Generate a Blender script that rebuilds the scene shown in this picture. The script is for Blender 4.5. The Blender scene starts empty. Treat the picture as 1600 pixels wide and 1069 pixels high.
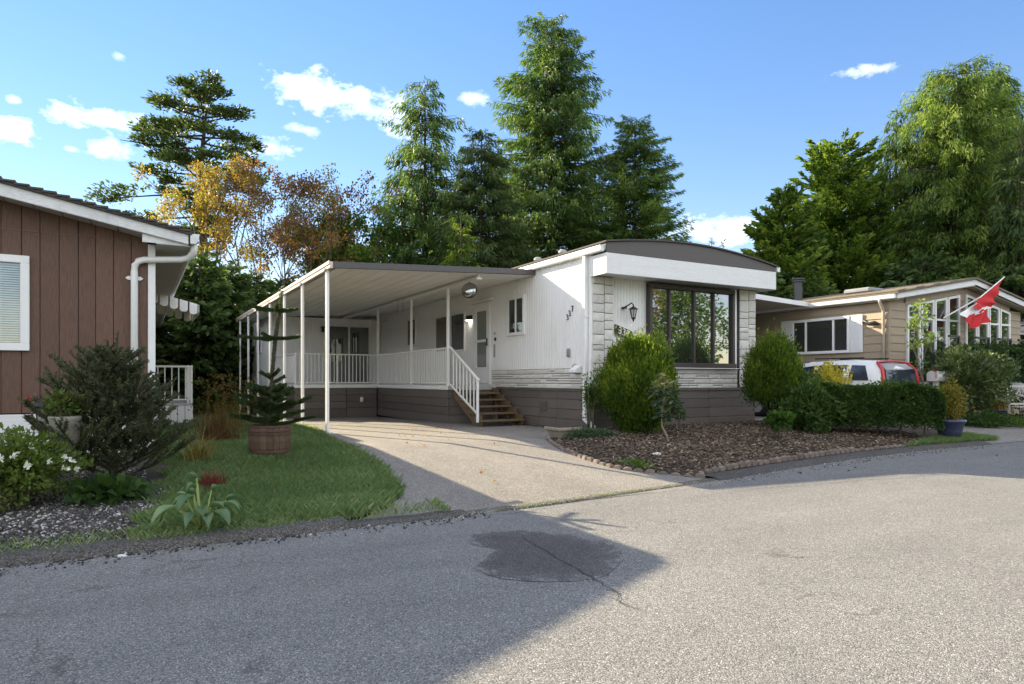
import bpy, bmesh, math, random
import numpy as np
from mathutils import Vector, Matrix
random.seed(7)
RNG = np.random.default_rng(11)
R = math.radians
C = bpy.context.scene.collection
S = bpy.context.scene

# ------------------------------------------------------------------ camera, sky, sun, exposure
cam_data = bpy.data.cameras.new('camera')
cam = bpy.data.objects.new('camera', cam_data); C.objects.link(cam)
cam.location = (-7.48, -10.13, 1.0)
cam.rotation_euler = (R(90), 0, R(-29.4))
cam_data.sensor_width = 36; cam_data.lens = 23.4
cam_data.shift_y = 0.0372
cam_data.clip_start = .05; cam_data.clip_end = 3000
S.camera = cam

SUN_EL, SUN_AZ = 25.4, -22.0            # azimuth from +Y, clockwise positive
sun_dir = Vector((math.sin(R(SUN_AZ))*math.cos(R(SUN_EL)), math.cos(R(SUN_AZ))*math.cos(R(SUN_EL)), math.sin(R(SUN_EL))))
sl = bpy.data.lights.new('sun', 'SUN'); sl.energy = 2.8; sl.angle = R(.5); sl.color = (1, .85, .60)
sun = bpy.data.objects.new('sun', sl); C.objects.link(sun)
sun.rotation_euler = (-sun_dir).to_track_quat('-Z', 'Y').to_euler()
sun.location = (-20, 40, 30)

S.view_settings.view_transform = 'Standard'; S.view_settings.look = 'None'
S.view_settings.gamma = 1; S.view_settings.use_curve_mapping = False
S.view_settings.exposure = 2.46
S.cycles.max_bounces = 8; S.cycles.diffuse_bounces = 4; S.cycles.glossy_bounces = 3
S.cycles.transmission_bounces = 3; S.cycles.transparent_max_bounces = 8
S.cycles.caustics_reflective = False; S.cycles.caustics_refractive = False

W = bpy.data.worlds.new('World'); S.world = W; W.use_nodes = True
wt = W.node_tree; wn = wt.nodes; wl = wt.links; wn.clear()
def wmath(op, a, b=None, c=None, clamp=False):
    n = wn.new('ShaderNodeMath'); n.operation = op; n.use_clamp = clamp
    for i, v in enumerate((a, b, c)):
        if v is None: continue
        if isinstance(v, (int, float)): n.inputs[i].default_value = v
        else: wl.new(v, n.inputs[i])
    return n.outputs[0]
SKY_STRENGTH = .077
sky = wn.new('ShaderNodeTexSky'); sky.sky_type = 'NISHITA'; sky.sun_disc = False
sky.sun_elevation = R(SUN_EL); sky.sun_rotation = R(SUN_AZ); sky.altitude = 50
sky.air_density = 1.0; sky.dust_density = 0.0; sky.ozone_density = 2.0
hs = wn.new('ShaderNodeHueSaturation'); hs.inputs['Saturation'].default_value = 1.48; hs.inputs['Hue'].default_value = .512
gm_ = wn.new('ShaderNodeGamma'); gm_.inputs[1].default_value = .72; wl.new(sky.outputs[0], gm_.inputs[0]); wl.new(gm_.outputs[0], hs.inputs['Color'])
tc = wn.new('ShaderNodeTexCoord')
sep = wn.new('ShaderNodeSeparateXYZ'); wl.new(tc.outputs['Generated'], sep.inputs[0])
az = wmath('ARCTAN2', sep.outputs[0], sep.outputs[1])
el = wmath('ARCSINE', sep.outputs[2])
def wnoise(scale, detail, sx=1, sz=1, rough=.6):
    m = wn.new('ShaderNodeMapping'); m.inputs['Scale'].default_value = (sx, sx, sz); wl.new(tc.outputs['Generated'], m.inputs[0])
    n = wn.new('ShaderNodeTexNoise'); n.inputs['Scale'].default_value = scale; n.inputs['Detail'].default_value = detail
    n.inputs['Roughness'].default_value = rough; wl.new(m.outputs[0], n.inputs['Vector'])
    return n
n1 = wnoise(16, 8, 1, 1.8, .62)
n2 = wnoise(50, 6, 1, 1.6, .6)
puff = wmath('ADD', wmath('MULTIPLY', wmath('SUBTRACT', n1.outputs['Fac'], .5), 3.8), wmath('MULTIPLY', wmath('SUBTRACT', n2.outputs['Fac'], .5), 2.6))
CLOUDS = [(508,150,80,28,.62),(612,180,40,32,.5),(145,184,78,16,.62),(16,206,48,20,.7),(22,155,18,8,.45),(162,233,38,15,.45),(110,232,18,6,.3),
          (424,231,40,19,.5),(738,152,24,11,.4),(1352,111,56,11,.5),(186,88,14,7,.3),(1128,366,86,26,.55),(480,203,34,8,.4),(1260,330,70,12,.35),(700,560,300,20,.3)]
mask = None
for px, py, w_, h_, k in CLOUDS:            # each cloud: a patch of sky by compass bearing and elevation, ragged by the noise
    a = math.atan((px-800)/1040); e = math.atan((594-py)/1040*math.cos(a))
    a0 = a + R(29.4); wa = w_/1040*math.cos(a)**2*1.02; he = h_/1040*math.cos(a)*1.05
    dx = wmath('MULTIPLY', wmath('SUBTRACT', az, a0), 1/wa); dy = wmath('MULTIPLY', wmath('SUBTRACT', el, e), 1/he)
    d = wmath('SQRT', wmath('ADD', wmath('MULTIPLY', dx, dx), wmath('MULTIPLY', dy, dy)))
    m = wmath('MULTIPLY', wmath('SUBTRACT', 1.0, d), 1.35)
    m = wmath('MULTIPLY', wmath('ADD', m, puff), k*.75, clamp=True)
    mask = m if mask is None else wmath('MAXIMUM', mask, m)
# denser bright cloud added over the unseen sky, to fill the shaded sides
off = wmath('ABSOLUTE', wmath('SUBTRACT', az, R(29.4)))
away = wmath('MULTIPLY', wmath('SUBTRACT', off, .8), 3.0, clamp=True)
n3 = wnoise(5, 5, 1, 2.4, .55)
sc = wmath('MULTIPLY', wmath('SUBTRACT', wmath('ADD', n3.outputs['Fac'], wmath('MULTIPLY', puff, .03)), .435), 6.0, clamp=True)
sc = wmath('MULTIPLY', sc, away)
sc = wmath('MULTIPLY', sc, wmath('MULTIPLY', wmath('SUBTRACT', el, .02), 6.0, clamp=True))
mask = wmath('MAXIMUM', mask, sc)
mix = wn.new('ShaderNodeMixRGB'); wl.new(mask, mix.inputs['Fac'])
tn = wn.new('ShaderNodeMixRGB'); tn.blend_type = 'MULTIPLY'; tn.inputs[0].default_value = 1; tn.inputs[2].default_value = (1.12, .96, .89, 1); wl.new(hs.outputs[0], tn.inputs[1])
wl.new(tn.outputs[0], mix.inputs['Color1']); mix.inputs['Color2'].default_value = (7.2, 7.0, 6.7, 1)
bg = wn.new('ShaderNodeBackground'); bg.inputs['Strength'].default_value = SKY_STRENGTH
wl.new(mix.outputs[0], bg.inputs['Color'])
wo = wn.new('ShaderNodeOutputWorld'); wl.new(bg.outputs[0], wo.inputs['Surface'])

# ------------------------------------------------------------------ helpers: objects
def tag(o, label=None, cat=None, group=None, kind=None):
    if label: o['label'] = label
    if cat: o['category'] = cat
    if group: o['group'] = group
    if kind: o['kind'] = kind
    return o
def thing(name, label, cat, loc=(0, 0, 0), rz=0, group=None):
    o = bpy.data.objects.new(name, None); C.objects.link(o)
    o.empty_display_size = .2
    o.location = loc; o.rotation_euler = (0, 0, rz)
    return tag(o, label, cat, group)
def origin(o):
    p = Vector((0, 0, 0))
    while o is not None: p += o.location; o = o.parent
    return p
def link(name, me, parent=None, loc=None, kind=None, label=None):
    o = bpy.data.objects.new(name, me); C.objects.link(o)
    if parent is not None: o.parent = parent
    if loc is not None: o.location = loc
    return tag(o, label, None, None, kind)
def copy_tree(o, parent=None):
    c = o.copy(); C.objects.link(c)
    if parent is not None: c.parent = parent
    for ch in list(o.children): copy_tree(ch, c)
    return c

class MB:
    def __init__(s): s.v = []; s.f = []; s.m = []
    def add(s, vs, fs, m=0):
        b = len(s.v); s.v += [tuple(p) for p in vs]; s.f += [[b+i for i in q] for q in fs]; s.m += [m]*len(fs); return s
    def box(s, x0, x1, y0, y1, z0, z1, m=0):
        if x0 > x1: x0, x1 = x1, x0
        if y0 > y1: y0, y1 = y1, y0
        if z0 > z1: z0, z1 = z1, z0
        return s.add([(x0,y0,z0),(x1,y0,z0),(x1,y1,z0),(x0,y1,z0),(x0,y0,z1),(x1,y0,z1),(x1,y1,z1),(x0,y1,z1)],
              [(3,2,1,0),(4,5,6,7),(0,1,5,4),(1,2,6,5),(2,3,7,6),(3,0,4,7)], m)
    def bar(s, p, q, w, h, m=0):            # square bar from p to q: w sideways, h up
        p = Vector(p); q = Vector(q); d = (q-p).normalized()
        u = Vector((0,0,1)) if abs(d.z) < .98 else Vector((0,1,0))
        a = d.cross(u).normalized()*w/2; b = a.cross(d).normalized()*h/2
        vs = [p-a-b, p+a-b, p+a+b, p-a+b, q-a-b, q+a-b, q+a+b, q-a+b]
        return s.add(vs, [(0,1,2,3),(7,6,5,4),(1,0,4,5),(2,1,5,6),(3,2,6,7),(0,3,7,4)], m)
    def tube(s, pts, rs, n=6, m=0, cap=True):
        pts = [Vector(p) for p in pts]
        if isinstance(rs, (int, float)): rs = [rs]*len(pts)
        vs = []; k = len(pts); ref = Vector((.31,.17,.93))
        for i, p in enumerate(pts):
            d = (pts[min(i+1,k-1)]-pts[max(i-1,0)]).normalized()
            a = d.cross(ref)
            if a.length < .05: a = d.cross(Vector((1,0,0)))
            a.normalize(); b = d.cross(a)
            for j in range(n):
                t = 2*math.pi*j/n; vs.append(p+(a*math.cos(t)+b*math.sin(t))*rs[i])
        fs = [(i*n+j, i*n+(j+1)%n, (i+1)*n+(j+1)%n, (i+1)*n+j) for i in range(k-1) for j in range(n)]
        if cap: fs += [tuple(range(n))[::-1], tuple((k-1)*n+j for j in range(n))]
        return s.add(vs, fs, m)
    def lathe(s, prof, c=(0,0,0), n=16, m=0, cap=True):
        vs = [(c[0]+r*math.cos(2*math.pi*j/n), c[1]+r*math.sin(2*math.pi*j/n), c[2]+z) for r, z in prof for j in range(n)]
        fs = [(i*n+j, i*n+(j+1)%n, (i+1)*n+(j+1)%n, (i+1)*n+j) for i in range(len(prof)-1) for j in range(n)]
        if cap: fs += [tuple(range(n))[::-1], tuple((len(prof)-1)*n+j for j in range(n))]
        return s.add(vs, fs, m)
    def prism(s, poly, ax, a, b, m=0):      # polygon in the two other axes, extruded along ax from a to b
        k = len(poly)
        def P(u, w, t): return {'x': (t,u,w), 'y': (u,t,w), 'z': (u,w,t)}[ax]
        vs = [P(u,w,a) for u, w in poly]+[P(u,w,b) for u, w in poly]
        fs = [tuple(range(k))[::-1], tuple(range(k,2*k))]+[(i,(i+1)%k,k+(i+1)%k,k+i) for i in range(k)]
        return s.add(vs, fs, m)
    def build(s, name, mats, parent=None, smooth=False, bevel=0, local=False, kind=None, label=None, seg=1):
        me = s.mesh(name, mats, smooth, bevel, Vector((0,0,0)) if (local or parent is None) else origin(parent), seg)
        return link(name, me, parent, None, kind, label)
    def mesh(s, name, mats, smooth=False, bevel=0, off=Vector((0,0,0)), seg=1):
        me = bpy.data.meshes.new(name)
        me.from_pydata([(p[0]-off.x, p[1]-off.y, p[2]-off.z) for p in s.v], [], s.f)
        if not isinstance(mats, (list, tuple)): mats = [mats]
        for m in mats: me.materials.append(m)
        me.polygons.foreach_set('material_index', s.m)
        bm = bmesh.new(); bm.from_mesh(me)
        bmesh.ops.recalc_face_normals(bm, faces=bm.faces)
        if bevel:
            es = [e for e in bm.edges if len(e.link_faces) == 2 and e.calc_face_angle(0) > .6]
            bmesh.ops.bevel(bm, geom=es, offset=bevel, segments=seg, affect='EDGES', profile=.5, clamp_overlap=True)
        bm.to_mesh(me); bm.free()
        if smooth: me.polygons.foreach_set('use_smooth', [True]*len(me.polygons))
        me.update(); return me
def joinname(n): return n

# ------------------------------------------------------------------ helpers: materials
MATS = {}
def nt(name):
    m = bpy.data.materials.new(name); m.use_nodes = True
    t = m.node_tree; b = t.nodes['Principled BSDF']
    return m, t, b
def node(t, typ, **kw):
    n = t.nodes.new(typ)
    for k, v in kw.items():
        if k in n.inputs: n.inputs[k].default_value = v
        else: setattr(n, k, v)
    return n
def ramp(t, fac, stops):
    r = t.nodes.new('ShaderNodeValToRGB'); e = r.color_ramp.elements
    while len(e) < len(stops): e.new(.5)
    for i, (p, c) in enumerate(stops):
        e[i].position = p; e[i].color = (c[0], c[1], c[2], 1) if not isinstance(c, (int, float)) else (c, c, c, 1)
    t.links.new(fac, r.inputs['Fac']); return r.outputs['Color']
def mixc(t, fac, a, b, mode='MIX'):
    n = t.nodes.new('ShaderNodeMixRGB'); n.blend_type = mode
    for i, v in enumerate((fac, a, b)):
        if isinstance(v, (int, float)): n.inputs[i].default_value = v if i == 0 else (v, v, v, 1)
        elif isinstance(v, tuple): n.inputs[i].default_value = (*v[:3], 1)
        else: t.links.new(v, n.inputs[i])
    return n.outputs[0]
def coords(t, scale=(1,1,1), kind='Object'):
    tc = t.nodes.new('ShaderNodeTexCoord'); mp = t.nodes.new('ShaderNodeMapping'); mp.inputs['Scale'].default_value = scale
    t.links.new(tc.outputs[kind], mp.inputs[0]); return mp.outputs[0]
def wpos(t, scale=(1,1,1)):
    g = t.nodes.new('ShaderNodeNewGeometry'); mp = t.nodes.new('ShaderNodeMapping'); mp.inputs['Scale'].default_value = scale
    t.links.new(g.outputs['Position'], mp.inputs[0]); return mp.outputs[0]
def noise(t, vec, scale, detail=4, rough=.55):
    n = t.nodes.new('ShaderNodeTexNoise'); n.inputs['Scale'].default_value = scale; n.inputs['Detail'].default_value = detail; n.inputs['Roughness'].default_value = rough
    t.links.new(vec, n.inputs['Vector']); return n.outputs['Fac']
def bump(t, b, h, strength=.3, dist=.01):
    n = t.nodes.new('ShaderNodeBump'); n.inputs['Strength'].default_value = strength; n.inputs['Distance'].default_value = dist
    t.links.new(h, n.inputs['Height']); t.links.new(n.outputs[0], b.inputs['Normal']); return n
def paint(name, col, rough=.5, var=.12, scale=3, stretch=(1,1,1), grain=0, spec=.4, metal=0, perobj=0, dirt=0, dirtcol=(.12,.10,.07)):
    if name in MATS: return MATS[name]
    m, t, b = nt(name)
    v = coords(t, stretch)
    f = noise(t, v, scale, 6, .6)
    c = ramp(t, f, [(.3, tuple(x*(1-var) for x in col)), (.7, tuple(min(1, x*(1+var)) for x in col))])
    if grain:
        f2 = noise(t, v, scale*7, 5, .65)
        c = mixc(t, grain, c, ramp(t, f2, [(.35, tuple(x*.45 for x in col)), (.65, tuple(min(1, x*1.35) for x in col))]))
        bump(t, b, f2, .25, .004)
    if perobj:
        oi = t.nodes.new('ShaderNodeObjectInfo')
        c = mixc(t, 1, c, ramp(t, oi.outputs['Random'], [(0, 1-perobj), (1, 1+perobj*.5)]), 'MULTIPLY')
    if dirt:
        f3 = noise(t, wpos(t, (1,1,.35)), 2.3, 7, .68)
        c = mixc(t, ramp(t, f3, [(.5, 0), (.8, dirt)]), c, dirtcol)
    t.links.new(c, b.inputs['Base Color'])
    rr = ramp(t, f, [(.3, max(0, rough-.08)), (.7, min(1, rough+.08))]); t.links.new(rr, b.inputs['Roughness'])
    b.inputs['Specular IOR Level'].default_value = spec; b.inputs['Metallic'].default_value = metal
    MATS[name] = m; return m
def leafmat(name, stops, trans=.35, rough=.55, spec=.25, tcol=1.25, big=0):
    if name in MATS: return MATS[name]
    m, t, b = nt(name)
    a = t.nodes.new('ShaderNodeAttribute'); a.attribute_name = 'tint'
    c = ramp(t, a.outputs['Fac'], stops)
    t.links.new(c, b.inputs['Base Color']); b.inputs['Roughness'].default_value = rough; b.inputs['Specular IOR Level'].default_value = spec
    tr = t.nodes.new('ShaderNodeBsdfTranslucent')
    t.links.new(mixc(t, 1, c, (tcol, tcol*1.05, tcol*.55), 'MULTIPLY'), tr.inputs['Color'])
    mx = t.nodes.new('ShaderNodeMixShader'); mx.inputs[0].default_value = trans
    t.links.new(b.outputs[0], mx.inputs[1]); t.links.new(tr.outputs[0], mx.inputs[2])
    t.links.new(mx.outputs[0], t.nodes['Material Output'].inputs['Surface'])
    MATS[name] = m; return m
def glass(name, base=(.015,.018,.018), ior=2.0, rough=.02, var=0, wob=.0):
    if name in MATS: return MATS[name]
    m, t, b = nt(name)
    b.inputs['Base Color'].default_value = (*base, 1); b.inputs['Roughness'].default_value = rough; b.inputs['IOR'].default_value = ior
    if wob:
        bump(t, b, noise(t, coords(t), 1.6, 2), wob, .02)
    MATS[name] = m; return m
def clearglass(name, refl=.12):
    m, t, b = nt(name)
    tr = t.nodes.new('ShaderNodeBsdfTransparent'); tr.inputs[0].default_value = (.8,.84,.82,1)
    gl = t.nodes.new('ShaderNodeBsdfGlossy'); gl.inputs['Roughness'].default_value = .02
    mx = t.nodes.new('ShaderNodeMixShader'); mx.inputs[0].default_value = refl
    t.links.new(tr.outputs[0], mx.inputs[1]); t.links.new(gl.outputs[0], mx.inputs[2])
    t.links.new(mx.outputs[0], t.nodes['Material Output'].inputs['Surface']); MATS[name] = m; return m
def emit(name, col, s):
    m, t, b = nt(name); b.inputs['Base Color'].default_value = (*col, 1)
    b.inputs['Emission Color'].default_value = (*col, 1); b.inputs['Emission Strength'].default_value = s
    MATS[name] = m; return m

def aggregate(name, base, var, scale, patch=.15, moss=0, warm=(1,1,1), rough=.9):
    m, t, b = nt(name)
    v = wpos(t)
    vo = t.nodes.new('ShaderNodeTexVoronoi'); vo.inputs['Scale'].default_value = scale; t.links.new(v, vo.inputs['Vector'])
    sepc = t.nodes.new('ShaderNodeSeparateColor'); t.links.new(vo.outputs['Color'], sepc.inputs[0])
    lo, hi = base*(1-var), base*(1+var)
    c = ramp(t, sepc.outputs[0], [(0, lo*.55), (.35, lo), (.7, hi), (.93, hi*1.15), (1, min(.8, hi*2.0))])
    d = ramp(t, vo.outputs['Distance'], [(.25, 1), (.75, .45)])
    c = mixc(t, .8, c, d, 'MULTIPLY')
    fine = noise(t, v, scale*2.2, 2)
    c = mixc(t, .35, c, ramp(t, fine, [(.3, .4), (.7, 1.5)]), 'MULTIPLY')
    f = noise(t, v, .55, 6, .6)
    c = mixc(t, 1, c, ramp(t, f, [(.25, 1-patch), (.75, 1+patch)]), 'MULTIPLY')
    f2 = noise(t, v, 4.0, 5, .65)
    c = mixc(t, 1, c, ramp(t, f2, [(.3, 1-patch*.6), (.7, 1+patch*.5)]), 'MULTIPLY')
    c = mixc(t, 1, c, warm, 'MULTIPLY')
    if moss:
        f3 = noise(t, v, 9, 5, .7)
        c = mixc(t, ramp(t, f3, [(.45, 0), (.62, moss)]), c, (.10,.085,.02))
    t.links.new(c, b.inputs['Base Color']); b.inputs['Roughness'].default_value = rough; b.inputs['Specular IOR Level'].default_value = .3
    bump(t, b, vo.outputs['Distance'], .55, .006).invert = True
    MATS[name] = m; return m

# ------------------------------------------------------------------ materials used in many places
white_wall = paint('white_siding', (.84,.84,.82), .45, .03, 1.2, dirt=.16, dirtcol=(.45,.42,.36))
white_trim = paint('white_trim', (.80,.80,.79), .4, .04, 4, dirt=.1, dirtcol=(.4,.38,.33))
white_board = paint('white_painted_wood', (.76,.76,.76), .55, .06, 2, (1,8,8), grain=.14, dirt=.12, dirtcol=(.35,.33,.3))
wt_ = white_wall.node_tree; wb_ = wt_.nodes['Principled BSDF']; src = wb_.inputs['Base Color'].links[0].from_socket
stn = noise(wt_, wpos(wt_, (5,5,.35)), 3, 6, .65); src = mixc(wt_, ramp(wt_, stn, [(.50,0),(.75,.13)]), src, (.48,.45,.40))
wt_.links.new(src, wb_.inputs['Base Color'])
old_white = paint('weathered_white_paint', (.70,.71,.71), .6, .08, 2, (1,6,6), grain=.3, dirt=.45, dirtcol=(.30,.31,.32))
white_metal = paint('white_metal', (.80,.80,.78), .35, .03, 5, spec=.5, dirt=.1, dirtcol=(.45,.4,.32))
brown_trim = paint('dark_brown_trim', (.10,.088,.085), .5, .10, 3, (1,6,6), grain=.25)
brown_plank = paint('brown_skirting_board', (.132,.112,.098), .62, .12, 2, (1,1,5), grain=.3, perobj=.18, dirt=.35, dirtcol=(.17,.15,.13))
concrete = paint('concrete', (.36,.35,.33), .9, .12, 5, grain=.3)
dark_void = paint('shadowed_void', (.02,.02,.02), .9, .1)
stone_mat = paint('white_stone_veneer', (.66,.64,.59), .85, .10, 5, grain=.28, perobj=.16, dirt=.3, dirtcol=(.36,.33,.27))
mortar = paint('grey_mortar', (.10,.092,.08), .95, .15, 8)
black_iron = paint('black_iron', (.018,.018,.018), .45, .2, 8)
shingle_mat = paint('roof_shingles', (.085,.078,.072), .92, .25, 6, grain=.5, perobj=.15)
wood_tread = paint('treated_wood', (.16,.112,.060), .7, .2, 3, (1,8,8), grain=.5, perobj=.2)
pane_dark = glass('dark_window_glass', (.03,.034,.030), 1.9)
pane_mirror = glass('reflecting_window_glass', (.018,.022,.022), 3.6, .015, wob=.03)
clear = clearglass('clear_window_glass', .13)

# ------------------------------------------------------------------ setting: ground, road, driveway, lawn, beds
def gz(x, y):
    if y > 4: return max(-.0175*(y-4), -.4)
    if y > -.5: return 0.0
    if y > -4.45: return -.27*(-.5-y)/3.95
    return -.28 + max(0, (-14-y))*.0
def interp(tab, q):
    if q <= tab[0][0]: return tab[0][1]
    for (a, b), (c, d) in zip(tab, tab[1:]):
        if q <= c: return b+(d-b)*(q-a)/(c-a)
    return tab[-1][1]
def smooth_tab(tab, q, w=.25):
    return sum(interp(tab, q+w*k) for k in (-1, -.5, 0, .5, 1))/5
def loft_y(name, ys, xl, xr, nx, dz, mat, kind='structure', bumpy=0, parent=None, label=None):
    vs = []; fs = []
    for y in ys:
        a, b = xl(y), xr(y)
        for i in range(nx+1):
            x = a+(b-a)*i/nx
            h = bumpy*(math.sin(x*3.1+y*1.7)+math.sin(x*1.3-y*2.9+1)+math.sin(x*7.7+y*5.1)*.4) if bumpy else 0
            vs.append((x, y, gz(x, y)+dz+h))
    n = nx+1
    fs = [(r*n+i, r*n+i+1, (r+1)*n+i+1, (r+1)*n+i) for r in range(len(ys)-1) for i in range(nx)]
    m = MB(); m.add(vs, fs); return m.build(name, mat, parent, smooth=True, kind=kind, label=label)
def frange(a, b, s):
    n = max(1, int(round(abs(b-a)/s))); return [a+(b-a)*i/n for i in range(n+1)]

def road_edge(x):                           # y of the edge of the road
    return smooth_tab([(-60,-4.42),(-4.2,-4.42),(-1.8,-4.22),(0,-3.93),(2.5,-3.62),(5,-3.5),(9,-3.62),(60,-3.7)], x, .5)

soil = paint('soil', (.05,.038,.026), .95, .3, 3, grain=.5)
gm, gt, gb = nt('ground_cover')
gv = wpos(gt)
gc = ramp(gt, noise(gt, gv, .5, 6), [(.3, (.035,.05,.018)), (.55, (.05,.06,.022)), (.75, (.06,.048,.03))])
gt.links.new(gc, gb.inputs['Base Color']); gb.inputs['Roughness'].default_value = .95
m = MB()
ys = [-1500,-300,-100,-30,-14,-9,-6,-4.45,-3.5,-2.5,-1.5,-.5,1,4,10,18,27,60,300,1500]
xs = [-1500,-300,-60,-20,-10,0,10,20,60,300,1500]
m.add([(x, y, gz(x, y)-.03) for y in ys for x in xs], [(r*11+i, r*11+i+1, (r+1)*11+i+1, (r+1)*11+i) for r in range(len(ys)-1) for i in range(10)])
m.build('ground', gm, smooth=True, kind='structure')

asphalt = aggregate('road_asphalt', .225, .15, 150, .10, warm=(1.0,.985,.95))
rt_ = asphalt.node_tree; rb_ = rt_.nodes['Principled BSDF']; src = rb_.inputs['Base Color'].links[0].from_socket
lane = noise(rt_, wpos(rt_, (.05,.55,1)), 1.6, 4, .6); src = mixc(rt_, 1, src, ramp(rt_, lane, [(.3,.86),(.5,1.0),(.7,1.10)]), 'MULTIPLY')
blot = noise(rt_, wpos(rt_, (.6,1,1)), 1.1, 7, .7); src = mixc(rt_, ramp(rt_, blot, [(.60,0),(.72,.38)]), src, (.14,.135,.13))
cv = rt_.nodes.new('ShaderNodeTexVoronoi'); cv.feature = 'DISTANCE_TO_EDGE'; cv.inputs['Scale'].default_value = .55
wv = rt_.nodes.new('ShaderNodeVectorMath'); wv.operation = 'ADD'; nn_ = rt_.nodes.new('ShaderNodeTexNoise'); nn_.inputs['Scale'].default_value = 2.2; nn_.inputs['Detail'].default_value = 7
rt_.links.new(wpos(rt_), nn_.inputs['Vector']); rt_.links.new(wpos(rt_), wv.inputs[0]); rt_.links.new(nn_.outputs['Color'], wv.inputs[1]); rt_.links.new(wv.outputs[0], cv.inputs['Vector'])
gate = ramp(rt_, noise(rt_, wpos(rt_), .35, 3), [(.50,0),(.60,.75)])
cr_ = mixc(rt_, 1, ramp(rt_, cv.outputs['Distance'], [(.002,1),(.006,0)]), gate, 'MULTIPLY'); src = mixc(rt_, cr_, src, (.06,.058,.055))
rt_.links.new(src, rb_.inputs['Base Color'])
drive_mat = aggregate('driveway_asphalt', .27, .18, 150, .13, warm=(1.06,.98,.88))
dt_ = drive_mat.node_tree; db_ = dt_.nodes['Principled BSDF']; src = db_.inputs['Base Color'].links[0].from_socket
ln = noise(dt_, wpos(dt_, (.9,.10,1)), 1.5, 4, .6); src = mixc(dt_, 1, src, ramp(dt_, ln, [(.3,.84),(.5,1.0),(.7,1.08)]), 'MULTIPLY')
bl_ = noise(dt_, wpos(dt_), 1.6, 7, .7); src = mixc(dt_, ramp(dt_, bl_, [(.58,0),(.70,.35)]), src, (.13,.12,.105))
sp_ = noise(dt_, wpos(dt_), 7, 3, .5); src = mixc(dt_, ramp(dt_, sp_, [(.70,0),(.76,.4)]), src, (.08,.075,.07))
dt_.links.new(src, db_.inputs['Base Color'])
patch_mat = aggregate('oil_stained_asphalt', .225, .15, 150, .10, warm=(1.0,.985,.95))
pt_ = patch_mat.node_tree; pb_ = pt_.nodes['Principled BSDF']; src = pb_.inputs['Base Color'].links[0].from_socket
ea = pt_.nodes.new('ShaderNodeAttribute'); ea.attribute_name = 'edge'
en = noise(pt_, wpos(pt_), 7, 6, .7); em = pt_.nodes.new('ShaderNodeMath'); em.operation = 'ADD'
pt_.links.new(ea.outputs['Fac'], em.inputs[0]); pt_.links.new(en, em.inputs[1])
pt_.links.new(mixc(pt_, ramp(pt_, em.outputs[0], [(.50, 0), (.60, .75), (.9, 1)]), src, mixc(pt_, 1, src, (.47,.44,.45), 'MULTIPLY')), pb_.inputs['Base Color'])
curb_mat = aggregate('curb_asphalt', .095, .2, 110, .25, warm=(1.05,.98,.9))
seam_mat = aggregate('mossy_seam', .15, .4, 70, .25, moss=.4, warm=(1.05,1,.85))

# road: one sheet from its edge to beyond the camera
xs = frange(-60, 60, .4); vs = []; nyr = 24
for x in xs:
    e = road_edge(x)
    for j in range(nyr+1):
        y = e+(-13.5-e)*j/nyr
        t = j/nyr; crown = .03*math.sin(math.pi*t)
        vs.append((x, y, gz(x, e)*(max(0, 1-(e-y)/.9))+(-.276)*min(1, (e-y)/.9)-.004+crown))
m = MB(); m.add(vs, [(a*(nyr+1)+j, a*(nyr+1)+j+1, (a+1)*(nyr+1)+j+1, (a+1)*(nyr+1)+j) for a in range(len(xs)-1) for j in range(nyr)])
road = m.build('road', asphalt, smooth=True, kind='structure')
def roadz(x, y):
    e = road_edge(x); t = (e-y)/(e+13.5)
    return gz(x, e)*(max(0, 1-(e-y)/.9))+(-.276)*min(1, (e-y)/.9)-.004+.03*math.sin(math.pi*t)

# driveway of the white home, from the road to the deck, with the curved lawn on its left
LE = [(-4.40,-5.95),(-4.28,-5.76),(-4.15,-5.54),(-3.80,-5.23),(-3.4,-4.98),(-2.94,-4.86),(-1.86,-4.72),(-.64,-4.69),(.7,-4.60),(2.0,-4.46),(2.9,-4.33),(20,-4.30)]
BE = [(-4.6,-.62),(-4.25,-1.15),(-4.04,-1.25),(-3.74,-1.50),(-3.4,-1.80),(-3.11,-1.97),(-2.49,-1.95),(-1.68,-1.83),(-.80,-1.52),(-.2,-1.2),(.2,-.15),(.6,.0),(20,.0)]
lawn_edge = lambda y: smooth_tab(LE, y, .12)
bed_edge = lambda y: smooth_tab(BE, y, .1)
def drive_right(y): return bed_edge(y)+.06
ysd = frange(-4.40, 12.6, .12)
loft_y('driveway', ysd, lambda y: lawn_edge(y)-.03, drive_right, 18, .006, drive_mat)
# lawn strip on the left
gmat, t_, b_ = nt('lawn_soil')
c_ = ramp(t_, noise(t_, wpos(t_), 2.2, 6, .65), [(.3, (.045,.075,.022)), (.55, (.065,.11,.03)), (.75, (.09,.12,.035))])
t_.links.new(c_, b_.inputs['Base Color']); b_.inputs['Roughness'].default_value = .95
grav_edge = lambda y: smooth_tab([(-4.4,-7.45),(-3.9,-7.40),(-2.8,-7.25),(-1.5,-7.1),(-.3,-7.25),(.2,-7.28),(30,-7.28)], y, .15)
loft_y('lawn', frange(-4.12, 24, .18), grav_edge, lambda y: lawn_edge(y)-.02, 14, .012, gmat, bumpy=.006)
loft_y('gravel_bed', frange(-4.2, .1, .15), lambda y: -14.0, lambda y: grav_edge(y)+.08, 30, .006, soil, bumpy=.008)
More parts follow.
